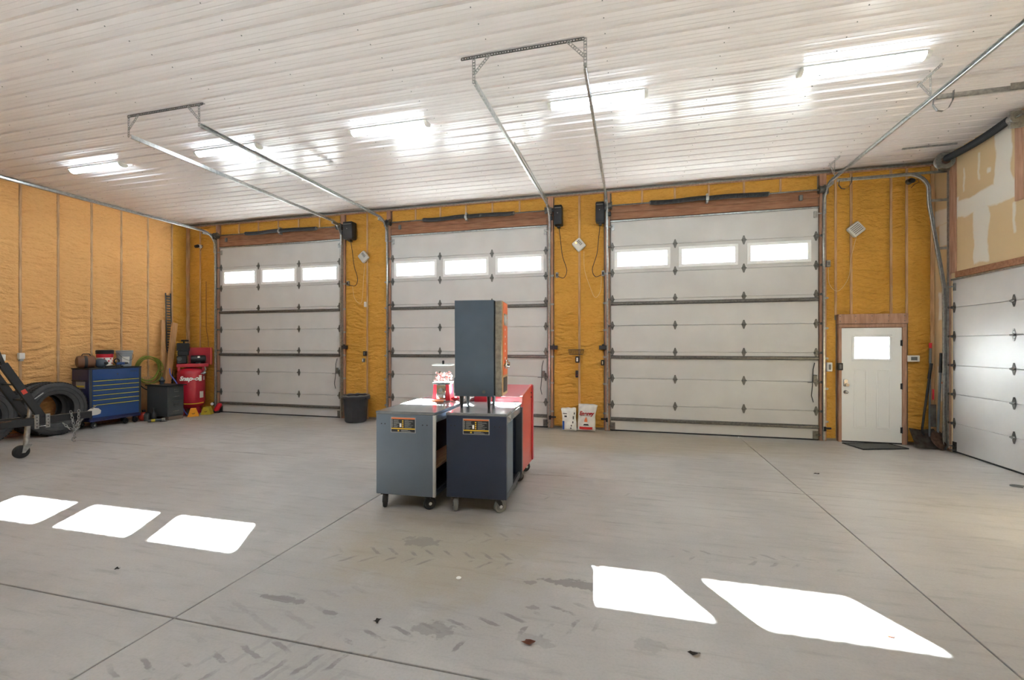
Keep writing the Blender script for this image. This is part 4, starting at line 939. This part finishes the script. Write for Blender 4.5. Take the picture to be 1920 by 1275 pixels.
for x, y in ((-.07, .1), (-.07, .72), (-.07, .92), (-.42, .1), (-.42, .92)): caster(t, x, y, .146, .06, PI/2+.2, .04)
ZC = 1.2625
t = thing('plastic_pail', 'white pail with red print and a black lid on the blue chest', 'bucket', (-11.1, 7.28, ZC), 0, 'pails on the blue chest')
b = B(); b.lathe([(0, .002), (.125, .002), (.14, .28), (0, .28)], n=24); pl_ = part('body', b, 'print white', t); b = B(); b.lathe([(.1415, .21), (.1425, .215), (.145, .285), (.1435, .285)], n=24, closed=True); part('red_band', b, 'bright red', pl_)
for k in range(9): b = B(); a = -1.2+k*.28; b.M = rotz(a); z = .07+.05*(k % 3); b.box(.131, .1365, -.014, .014, z, z+.03); part('red_print', b, 'bright red', pl_, smooth=False)
b = B(); b.lathe([(0, .286), (.15, .286), (.155, .30), (.15, .315), (.156, .33), (.152, .365), (.14, .375), (0, .372)], n=24); part('lid', b, 'black plastic', t)
t = thing('plastic_pail', 'open grey pail at the far end of the blue chest', 'bucket', (-11.08, 7.66, ZC), 0, 'pails on the blue chest')
b = B(); b.lathe([(0, .002), (.122, .002), (.143, .30), (.152, .30), (.154, .315), (.146, .32), (.154, .335), (.156, .355), (.146, .36), (.138, .36), (.118, .02), (0, .02)], n=26); pb = part('body', b, 'pail grey', t)
b = B()
for k in range(5):
    a0 = -.9+k*.2; 
    for z0, z1, r0, r1 in ((.07, .22, .1275, .1385),):
        q = [b._v((r*math.cos(a)*1.01, r*math.sin(a)*1.01, z)) for r, z, a in ((r0, z0, a0), (r0, z0, a0+.2), (r1, z1, a0+.2), (r1, z1, a0))]; b._f(q)
part('paper_label', b, 'label', pb, smooth=False)
b = B(); b.tube([(.155*math.cos(a), .155*math.sin(a), .30-.16*math.sin((a+1.4)/2.8*PI)) for a in [-1.4+.2*i for i in range(15)]], .004, 6); part('wire_handle', b, 'dull steel', t)
t = thing('tool_bag', 'round brown and black zipped tool bag on the near end of the blue chest', 'bag', (-10.99, 6.86, ZC), 1.2)
b = B(); b.lathe([(0, -.16), (.07, -.158), (.115, -.14), (.128, -.10), (.13, .06), (.122, .12), (.09, .14), (0, .145)], (0, 0, .131), 22, 'x'); part('body', b, 'brown leather', t)
b = B(); b.lathe([(.129, -.04), (.1325, -.03), (.1325, .0), (.129, .01)], (0, 0, .131), 22, 'x', True); part('band', b, 'black plastic', t); b = B(); b.tube([(-.07, 0, .255), (-.05, 0, .295), (.05, 0, .295), (.07, 0, .255)], .009, 8); part('handle', b, 'black plastic', t)
t = thing('welding_helmet', 'rounded slate-grey helmet between the brown bag and the white pail', 'helmet', (-10.93, 7.09, ZC), .4)
b = B(); b.sphere((0, 0, .1), .12, 20, 12, (.95, .85, .82)); part('shell', b, 'helmet grey', t); b = B(); b.box(.09, .118, -.05, .05, .07, .12, .006); part('visor', b, 'black plastic', t)
t = thing('ratchet_strap', 'black hand tool with a steel bar lying on the blue chest front edge', 'tool', (-10.85, 7.27, ZC), 1.5); b = B(); b.box(-.14, .06, -.02, .02, 0, .035, .008); part('body', b, 'black plastic', t); b = B(); b.cyl((-.13, -.024, .03), (.02, -.024, .045), .008, n=8); part('bar', b, 'chrome', t); b = B(); b.cyl((.09, 0, 0), (.09, 0, .05), .045, n=14); part('spool', b, 'black rubber', t)
t = thing('cordless_drill', 'blue and black power tool before the grey pail on the chest', 'drill', (-10.87, 7.44, ZC), 1.2); b = B(); b.box(-.07, .07, -.025, .025, .05, .105, .014, 2); part('motor', b, 'chest blue', t); b = B(); b.bar((0, 0, .06), (-.02, 0, .02), .04, .03); b.box(-.07, .04, -.03, .03, 0, .03, .006); part('grip', b, 'black plastic', t); b = B(); b.cyl((.07, 0, .08), (.13, 0, .08), .022, .012, n=12); part('chuck', b, 'black plastic', t)
b = B(); b.tube([(-10.93, 7.40+.05*math.cos(a), ZC+.13+.05*math.sin(a)) for a in [2*PI*i/18 for i in range(18)]], .012, 8, True); b.box(-10.945, -10.915, 7.385, 7.415, ZC, ZC+.085, .004); solo('pipe_clamp', b, 'black plastic', 'black ring shaped clamp standing before the pails', 'clamp', loc=(-10.93, 7.4, ZC))

# ------------------------------------------------------------------ tyres
def tyre(label, loc, R_, r, w, lean):
    t = link('tyre', None, None, Matrix.Translation(loc) @ Matrix.Rotation(lean, 4, 'Y')); tag(t, label, 'tyre', 'tyres leaning on the left wall')
    b = B(); h = w/2; out = [(r, -h*.72), (r+.02, -h*.85), (r+(R_-r)*.45, -h*1.0), (R_-.05, -h*.92), (R_-.015, -h*.8), (R_, -h*.66), (R_, h*.66), (R_-.015, h*.8), (R_-.05, h*.92), (r+(R_-r)*.45, h), (r+.02, h*.85), (r, h*.72), (r+.012, h*.55), (r+(R_-r)*.5, h*.86), (R_-.05, h*.7), (R_-.035, 0), (R_-.05, -h*.7), (r+(R_-r)*.5, -h*.86), (r+.012, -h*.55)]
    b.lathe(out, (0, 0, R_), 56, 'x', True); c = part('carcass', b, 'tyre rubber', t, ang=50)
    b = B()
    for i in range(64):
        a = 2*PI*i/64
        for k in (-1, 1):
            b.M = Matrix.Translation((0, 0, R_)) @ Matrix.Rotation(a, 4, 'X') @ Matrix.Translation((k*h*.5, 0, R_+.004)) @ rotz(.25*k); b.box(-h*.25, h*.25, -.017, .017, -.012, .005)
    for k in (0,):
        b.M = Matrix.Translation((0, 0, R_)); b.lathe([(R_-.004, -.03), (R_+.008, -.028), (R_+.008, .028), (R_-.004, .03)], n=56, axis='x')
    part('tread', b, 'black rubber', t, smooth=False, kind='stuff')
    for k in (.30, .62):
        b = B(); rr = r+(R_-r)*k; b.lathe([(rr, h*.93), (rr+.006, h*1.0+.004), (rr+.012, h*.95)], (0, 0, R_), 56, 'x'); part('sidewall_ring', b, 'tyre rubber', t)
tyre('large black tyre in front of another, leaning beside the blue chest', (-10.80, 6.23, .005), .505, .28, .25, -.07)
tyre('black tyre against the wall, mostly hidden behind the front tyre', (-11.09, 6.20, .005), .505, .28, .25, -.07)
tyre('black tyre behind the trailer ladder, nearest the left picture edge', (-10.85, 5.18, .005), .505, .28, .25, -.07)

# ------------------------------------------------------------------ trailer tongue with ladder stand
t = thing('trailer', 'black trailer tongue with ladder stand, jack wheel and safety chains', 'trailer', (-9.0, 4.8, 0), 0)
b = B(); b.box(-9.05, -8.95, 3.2, 5.68, .50, .615, .006); part('tongue_beam', b, 'black paint', t, local=False)
b = B(); b.prism([(5.66, .53), (5.66, .615), (5.71, .645), (5.78, .645), (5.82, .60), (5.81, .55), (5.76, .535)], -9.04, -8.96, 'x'); cp = part('coupler', b, 'off white plastic', t, local=False, smooth=False)
b = B(); b.bar((-9.0, 5.71, .645), (-9.0, 5.77, .70), .03, .012); part('latch', b, 'galvanised', cp, local=False)
def stile(x): return (x, 5.02, .60), (x, 4.56, 1.46)
for x in (-9.0, -9.36):
    a, c = stile(x); b = B(); b.bar(a, c, .05, .10, (0, 1, 0)); part('ladder_stile', b, 'black paint', t, local=False, smooth=False)
    b = B(); b.bar(c, (x, 4.40, 1.95), .035, .045, (0, 1, 0)); part('upper_rail', b, 'black paint', t, local=False, smooth=False)
for k in (.03, .34, .63, .97):
    a, c = Vector(stile(-9.36)[0]), Vector(stile(-9.36)[1]); p = a+(c-a)*k; b = B(); b.bar(p+Vector((.025, 0, 0)), p+Vector((.335, 0, 0)), .035, .022); part('rung', b, 'black paint', t, local=False, smooth=False)
b = B(); b.box(-9.36, -9.0, 4.0, 4.06, .50, .6); b.box(-9.40, -9.32, 3.2, 4.95, .50, .6, .004); part('side_beam', b, 'black paint', t, local=False)
b = B(); p = Vector(stile(-8.974)[0]); q = Vector(stile(-8.974)[1]); m_ = p+(q-p)*.5; d = (q-p).normalized(); b.bar(m_-d*.035, m_+d*.035, .006, .06, (0, 1, 0)); part('reflector', b, 'orange red paint', t, 'orange-red reflector', local=False, smooth=False)
b = B(); b.cyl((-9.10, 4.875, .17), (-9.105, 4.915, .62), .034, n=16); b.cyl((-9.105, 4.915, .55), (-9.11, 4.94, .86), .026, n=14); b.cyl((-9.11, 4.94, .86), (-9.11, 4.942, .9), .034, .02, n=14); jk = part('jack', b, 'galvanised', t, local=False)
b = B(); b.tube([(-9.11, 4.95, .88), (-9.11, 5.0, .90), (-9.11, 5.1, .98)], .008, 6); part('crank', b, 'galvanised', jk, local=False)
b = B()
for x in (-9.145, -9.065): b.prism([(4.81, .08), (4.85, .08), (4.93, .19), (4.83, .19)], x, x+.008, 'x')
b.box(-9.145, -9.057, 4.83, 4.93, .185, .193); part('jack_fork', b, 'galvanised', jk, local=False, smooth=False)
b = B(); b.lathe([(.012, -.03), (.06, -.03), (.075, -.034), (.098, -.025), (.1, 0), (.098, .025), (.075, .034), (.06, .03), (.012, .03)], (-9.101, 4.82, .1), 24, 'x', True); part('jack_wheel', b, 'black rubber', jk, local=False)
for y in (4.92, 5.06):
    b = B(); b.box(-8.948, -8.93, y-.028, y+.028, .44, .66, .003)
    pb_ = part('clamp_plate', b, 'galvanised', t, local=False)
    for z in (.47, .52, .57, .62): b = B(); b.cyl((-8.93, y, z), (-8.927, y, z), .008, n=6); part('hole', b, 'print black', pb_, local=False)
b = B(); b.cyl((-8.935, 4.92, .47), (-8.935, 5.06, .48), .007, n=8); part('clamp_bolt', b, 'chrome', t, local=False)
b = B(); b.box(-8.949, -8.93, 4.3, 4.62, .60, .617); part('edge_strip', b, 'rusty steel', t, local=False, smooth=False)
def chain(pts, par):
    b = B(); P = [Vector(p) for p in pts]; L_ = [0]
    for p, q in zip(P, P[1:]): L_.append(L_[-1]+(q-p).length)
    n = max(3, int(L_[-1]/.044))
    for i in range(n+1):
        s_ = L_[-1]*i/n; k = max(j for j in range(len(P)) if L_[j] <= s_+1e-9); k = min(k, len(P)-2); f = (s_-L_[k])/max(1e-6, L_[k+1]-L_[k]); p = P[k].lerp(P[k+1], f); d = (P[k+1]-P[k]).normalized()
        x = Vector((1, 0, 0)) if i % 2 else d.cross(Vector((1, 0, 0))).normalized(); x = (x-d*x.dot(d)).normalized()
        b.tube([p+d*.028*math.cos(a)+x*.016*math.sin(a) for a in [2*PI*j/10 for j in range(10)]], .0055, 5, True)
    part('safety_chain', b, 'galvanised', par, local=False)
chain([(-8.93, 5.36, .64), (-8.92, 5.38, .5), (-8.92, 5.40, .36), (-8.92, 5.40, .22)], t)
chain([(-8.93, 5.47, .64), (-8.92, 5.46, .5), (-8.92, 5.42, .38)], t)
chain([(-9.06, 5.6, .5), (-9.06, 5.56, .42), (-8.98, 5.50, .36), (-8.95, 5.42, .33), (-8.95, 5.34, .38), (-8.96, 5.28, .46)], t)
b = B(); b.tube([(-8.92, 5.40+.03*math.cos(a), .19+.04*math.sin(a)) for a in [.4+.5*i for i in range(11)]], .008, 6); part('chain_hook', b, 'galvanised', t, local=False)
for y, z, lab in ((5.99, 1.505, 'white outlet cover on the left wall above the tyres'), (5.71, 1.48, 'white outlet cover at the left picture edge behind the trailer ladder')):
    t = thing('outlet_cover', lab, 'outlet', (XL+.012, y, z), 0, 'left wall outlets'); b = B(); b.box(0, .07, -.045, .045, -.03, .09, .012, 2); part('cover', b, 'white plastic', t); b = B(); b.box(0, .05, -.03, .03, -.07, -.031, .004); part('box', b, 'galvanised', t)

# ------------------------------------------------------------------ file cabinet, compressor and the corner clutter
t = thing('file_cabinet', 'dark grey two-drawer file cabinet in front of the red compressor', 'cabinet', (-10.33, 8.06, 0), 0)
b = B(); b.box(-.62, 0, 0, .39, .085, .79, .005); part('body', b, 'cabinet grey', t)
for z in (.115, .45):
    b = B(); b.box(.0005, .012, .02, .37, z, z+.315, .004); d_ = part('drawer', b, 'cabinet grey', t)
    b = B(); b.tube([(.016, .14, z+.20), (.016, .25, z+.20), (.016, .25, z+.265), (.016, .14, z+.265)], .006, 6, True); part('label_holder', b, 'chrome', d_)
    b = B(); b.tube([(.012, .12, z+.085), (.035, .13, z+.09), (.035, .25, z+.095), (.012, .26, z+.095)], .008, 6); part('handle', b, 'chrome', d_)
b = B(); b.box(-.66, .05, -.02, .43, .791, .812, .004); part('top_board', b, 'black rubber', t)
for x in (-.55, -.05): b = B(); b.box(x-.06, x+.055, .02, .37, .0, .084, .004); part('support_block', b, 'concrete block', t)

CX, CY = -10.76, 9.0
t = thing('air_compressor', 'red upright air compressor with black pump in the far left corner', 'compressor', (CX, CY, 0), math.radians(50))
# local x runs along the picture, -y faces the viewer
b = B(); b.lathe([(0, .13), (.12, .135), (.22, .17), (.28, .235), (.30, .32), (.30, 1.02), (.28, 1.09), (.22, 1.14), (.12, 1.17), (0, 1.18)], n=36); tk = part('tank', b, 'compressor red', t)
me = text_mesh('Snap-on', .15, .35, .006, .002); bm2 = bmesh.new(); bm2.from_mesh(me); b = B(); mp = {}
for v in bm2.verts:
    a = (v.co.x-.02)/.30; mp[v] = b._v(((.303+v.co.z)*math.sin(a), -(.303+v.co.z)*math.cos(a), v.co.y+.91))
for f in bm2.faces: b._f([mp[v] for v in f.verts])
bm2.free(); part('lettering', b, 'print white', tk, 'white slanted lettering', smooth=False)
def decal(a0, a1, z0, z1, m):
    b = B(); n = 5; A = [[b._v((.303*math.sin(a0+(a1-a0)*i/n), -.303*math.cos(a0+(a1-a0)*i/n), z)) for i in range(n+1)] for z in (z0, z1)]
    for i in range(n): b._f((A[0][i], A[0][i+1], A[1][i+1], A[1][i]))
    part('sticker', b, m, tk, smooth=False)
decal(.55, .80, .84, .99, 'label'); decal(.98, 1.12, .86, .96, 'label'); decal(.62, .98, .42, .58, 'label')
for a in (.6, 2.2, 3.9, 5.4): b = B(); b.box(.22*math.cos(a)-.03, .22*math.cos(a)+.03, .22*math.sin(a)-.03, .22*math.sin(a)+.03, .0, .22, .004); part('foot', b, 'compressor red', t)
b = B(); b.box(-.30, .36, -.17, .17, 1.19, 1.275, .006); part('platform', b, 'compressor red', t)
for x in (-.25, .25): b = B(); b.box(x-.03, x+.03, -.1, .1, 1.10, 1.19); part('platform_post', b, 'compressor red', t, smooth=False)
b = B(); b.box(-.295, -.08, -.13, .1, 1.276, 1.48, .02); b.box(-.28, -.05, -.11, .12, 1.48, 1.60, .015)
for i in range(7): b.box(-.31, -.02, -.135, .13, 1.60+.026*i, 1.614+.026*i, .003)
b.box(-.29, -.04, -.12, .11, 1.60, 1.79, .01); pu = part('pump', b, 'black paint', t)
b = B(); b.cyl((-.15, 0, 1.79), (-.15, 0, 1.83), .02, n=10); b.lathe([(0, 1.83), (.075, 1.83), (.08, 1.84), (.08, 1.868), (.07, 1.875), (0, 1.875)], (-.13, 0, 0), 18); part('air_filter', b, 'black plastic', pu)
b = B(); b.cyl((-.235, -.14, 1.40), (-.235, -.128, 1.40), .05, n=16); b.sphere((-.2, -.14, 1.32), .014, 8, 6); part('crankcase_cover', b, 'cabinet grey', pu)
b = B(); b.lathe([(0, -.16), (.085, -.16), (.1, -.14), (.1, .12), (.085, .15), (.04, .16), (0, .16)], (.15, -.04, 1.385), 22, 'x'); mo = part('motor', b, 'black paint', t)
b = B(); b.box(.09, .2, -.1, .02, 1.275, 1.31); part('motor_base', b, 'black paint', mo, smooth=False); b = B(); b.box(.13, .18, -.135, -.128, 1.42, 1.46); part('motor_label', b, 'label', mo, smooth=False)
b = B(); b.box(-.06, .44, .12, .14, 1.24, 1.68, .004); b.box(.42, .44, -.1, .12, 1.24, 1.68, .004); part('belt_guard', b, 'compressor red', t)
b = B(); b.box(.405, .418, -.11, -.098, 1.24, 1.68); part('guard_edge', b, 'print orange', t, smooth=False)
b = B(); b.tube([(.28, -.15, 1.2), (.30, -.2, 1.12), (.25, -.24, 1.05), (.2, -.3, 1.02)], .014, 8); b.cyl((.24, -.28, 1.02), (.30, -.28, 1.06), .03, n=10); part('pressure_switch', b, 'galvanised', t)
cord('air_hose', [(-10.93, 8.58, 1.17), (-10.86, 8.55, 1.02), (-10.72, 8.58, .83), (-10.62, 8.60, .62), (-10.60, 8.60, .36), (-10.54, 8.64, .13), (-10.47, 8.68, .03)], .013, 'blue hose', 'blue air hose hanging down the front of the red compressor', 'hose')
cord('yellow_cable', [(-10.62, 8.52, .34), (-10.48, 8.60, .31), (-10.36, 8.78, .30), (-10.35, 8.98, .31)], .012, 'yellow plastic', 'yellow cable strung across the foot of the red compressor', 'hose')
cord('power_cord', [(-10.73, YB-.03, 3.4), (-10.73, YB-.03, 2.4), (-10.72, YB-.03, 2.15), (-10.66, YB-.04, 1.9), (-10.62, YB-.06, 1.7)], .006, 'rusty steel', 'thin reddish cord running down the foam to the compressor', 'cord')
# boards leaning in the corner
def leaning(name, label, cat, p0, p1, w, th, m, up, group=None):
    b = B(); b.bar(p0, p1, w, th, up, .003); return solo(name, b, m, label, cat, group, loc=p0)
leaning('board', 'short pine board leaning upright on the left wall', 'board', (-11.16, 8.60, .003), (-11.25, 8.66, 2.36), .038, .09, 'pine', (0, 1, 0), 'boards in the far corner')
leaning('board', 'wide pine board leaning aslant behind the file cabinet', 'board', (-11.02, 8.50, .01), (-11.12, 8.86, 2.30), .14, .04, 'pine', (1, 0, 0), 'boards in the far corner')
leaning('board', 'slim pine stick standing behind the slanted board', 'board', (-11.08, 8.66, .003), (-11.26, 8.74, 1.6), .05, .03, 'pine', (1, 0, 0), 'boards in the far corner')
t = thing('slotted_rail', 'tall grey slotted rail leaning in the far left corner', 'rail', (-11.22, 8.80, 0), 0)
b = B(); b.bar((-11.2, 8.76, .003), (-11.29, 8.76, 3.05), .012, .025, (0, 1, 0)); b.bar((-11.2, 8.885, .003), (-11.29, 8.885, 3.05), .012, .025, (0, 1, 0)); part('flange', b, 'cabinet grey', t, local=False, smooth=False)
for i in range(44):
    k = i/44; b = B(); b.obox((-11.2-.09*k-.001, 8.8225, .04+3.0*k), (.008, .10, .03)); part('rung', b, 'cabinet grey', t, local=False, smooth=False)
b = B(); b.box(-11.31, -11.28, 8.12, 8.42, .004, .98, .003); solo('plywood_scrap', b, 'pine', 'brown plywood offcut standing on the left wall under the coiled hose', 'board', loc=(-11.3, 8.27, 0))
# coiled hose on the wall
b = B(); pts = []
for i in range(5*28):
    a = 2*PI*i/28; k = i//28; rr = .27+.03*math.sin(k*2.1); pts.append((-11.24+.025*k+.01*math.sin(a*3), 8.27+.03*math.sin(k*1.7)+rr*math.cos(a), 1.16+.025*math.cos(k*2.3)+rr*1.08*math.sin(a)))
b.tube(pts, .013, 8); hs = solo('coiled_hose', b, 'hose green', 'olive-yellow hose coiled on the left wall between blue chest and boards', 'hose', loc=(-11.2, 8.33, 1.16))
cord('black_cable', [(-11.2, 7.95, 1.1), (-11.1, 7.98, .85), (-11.05, 8.15, .68), (-11.1, 8.4, .72), (-11.15, 8.5, .8)], .012, 'black rubber', 'black cable drooping below the coiled hose', 'cord')
t = thing('flashlight', 'grey round headed lamp standing on the file cabinet top', 'lamp', (-10.78, 8.28, .8125), 0); b = B(); b.lathe([(0, 0), (.03, 0), (.035, .03), (.055, .07), (.055, .10), (.03, .13), (.024, .17), (0, .175)], n=18); part('body', b, 'helmet grey', t); b = B(); b.lathe([(.056, .06), (.06, .07), (.06, .09), (.056, .10)], n=18, closed=True); part('ring', b, 'black plastic', t)
b = B(); b.box(-10.92, -10.72, 8.12, 8.18, .8125, .835, .004); solo('wood_wedge', b, 'pine', 'small pine offcut lying on the file cabinet top', 'board', loc=(-10.82, 8.15, .8125))
# floor clutter
def chock(lab, x, y, rz, m, s=1):
    t = thing('wheel_chock', lab, 'wheel chock', (x, y, 0), rz, 'wheel chocks'); b = B(); b.prism([(-.12*s, .002), (.12*s, .002), (.055*s, .19*s), (-.055*s, .19*s)], -.1*s, .1*s, 'y'); part('wedge', b, m, t, smooth=False); b = B(); b.tube([(-.03*s, -.101*s, .08), (0, -.115*s, .07), (.03*s, -.101*s, .09)], .007, 6); part('loop', b, 'rusty steel', t)
chock('bright orange-yellow wheel chock in front of the compressor', -10.36, 8.72, math.radians(50), 'orange plastic')
chock('faded yellow wheel chock by the farthest overhead door', -10.32, 9.06, math.radians(30), 'yellow faded')
t = thing('fire_extinguisher', 'red gauge unit with hose on the floor by the yellow chock', 'extinguisher', (-10.33, 9.28, 0), .4); b = B(); b.M = Matrix.Rotation(.5, 4, 'Y'); b.lathe([(0, .06), (.055, .065), (.06, .1), (.06, .24), (.04, .28), (0, .29)], n=16); part('body', b, 'bright red', t); b = B(); b.cyl((-.03, -.07, .24), (-.03, -.055, .24), .035, n=14); part('gauge', b, 'print white', t); b = B(); b.box(-.06, .12, -.05, .05, .0, .06, .01); part('stand', b, 'black plastic', t)
t = thing('oil_bottle', 'dark bottle with a narrow neck on the floor by the file cabinet', 'bottle', (-10.60, 7.95, 0), 0); b = B(); b.lathe([(0, .002), (.055, .002), (.06, .02), (.06, .16), (.025, .21), (.022, .27), (0, .27)], n=18); part('body', b, 'black plastic', t); b = B(); b.cyl((0, 0, .271), (0, 0, .30), .026, n=12); part('cap', b, 'cabinet grey', t)
t = thing('grease_can', 'squat dark can between the blue chest and the file cabinet', 'can', (-10.76, 7.92, 0), 0); b = B(); b.lathe([(0, .002), (.06, .002), (.06, .15), (.052, .155), (.05, .18), (0, .18)], n=18); part('body', b, 'cabinet grey', t); b = B(); b.cyl((0, 0, .181), (0, 0, .2), .03, n=12); part('cap', b, 'black plastic', t)
t = thing('water_jug', 'round orange-red jug with black top beside the blue chest', 'jug', (-10.93, 7.97, 0), 0); b = B(); b.lathe([(0, .002), (.07, .002), (.1, .06), (.1, .12), (.06, .18), (.03, .19), (0, .19)], n=20); part('body', b, 'orange red paint', t); b = B(); b.cyl((0, 0, .191), (0, 0, .24), .035, n=12); part('cap', b, 'black plastic', t)
t = thing('angle_grinder', 'grey and yellow angle grinder lying before the file cabinet', 'grinder', (-10.36, 7.84, 0), .9); b = B(); b.cyl((-.16, 0, .045), (.08, 0, .045), .03, .036, n=14); part('body', b, 'cabinet grey', t); b = B(); b.box(.08, .15, -.035, .035, .015, .085, .012); part('gear_head', b, 'galvanised', t); b = B(); b.cyl((.12, 0, .004), (.12, 0, .012), .07, n=20); part('disc', b, 'dull steel', t); b = B(); b.cyl((-.1, 0, .045), (-.03, 0, .045), .0345, n=14); part('band', b, 'yellow faded', t); b = B(); b.cyl((.12, .03, .06), (.12, .13, .1), .014, n=10); part('side_handle', b, 'black plastic', t)

# ------------------------------------------------------------------ small things on the floor
cord('extension_cord', [(4.62, 6.90, .012), (4.56, 6.94, .012), (4.545, 6.98, .012), (4.6, 7.0, .012), (4.72, 6.94, .012), (4.9, 6.86, .012)], .01, 'grey plastic', 'dark cord loop on the floor before the right overhead door', 'cord')
rnd = random.Random(11)
for x, y, s, m, lab in ((-.575, 2.58, .05, 'leaf', 'thin reddish dry leaf on the concrete below the carts'), (.35, 2.728, .045, 'dark leaf', 'dark crumpled leaf on the concrete left of the long sun patch'), (2.437, 6.961, .05, 'dark leaf', 'dark crumpled leaf on the concrete before the nearest door'), (1.5, 3.22, .045, 'orange leaf', 'small orange leaf lying inside the long sun patch'), (-1.543, 2.54, .035, 'dark leaf', 'tiny dark leaf on the concrete among the tyre prints'), (-3.856, 2.615, .03, 'dark leaf', 'tiny dark leaf on the concrete near the left sun patches')):
    b = B(); n = 9; top = [b._v((x+s*(math.cos(a)*(1 if k % 2 else .55)), y+s*.5*math.sin(a)*(1 if k % 2 else .6), .004+.018*rnd.random())) for k, a in enumerate([2*PI*i/n for i in range(n)])]; c = b._v((x, y, .012))
    for i in range(n): b._f((top[i], top[(i+1) % n], c))
    bmesh.ops.solidify(b.bm, geom=b.bm.faces[:], thickness=.002); solo('dry_leaf', b, m, lab, 'leaf', 'leaves on the floor', loc=(x, y, 0))
b = B(); b.lathe([(0, .001), (.018, .001), (.02, .003), (.016, .007), (0, .008)], (-1.248, 3.176, 0), 16); solo('white_disc', b, 'print white', 'small white disc lying on the concrete before the carts', 'cap', loc=(-1.248, 3.176, 0))  # flat white disc for a small round white spot on the slab

b = B(); b.bar((4.22, 8.62, CE-.022), (4.93, 8.60, CE-.022), .03, .02); solo('ceiling_angle', b, 'galvanised', 'short grey steel angle on the ceiling beside the right door spring', 'bracket', loc=(4.5, 8.6, CE-.022))
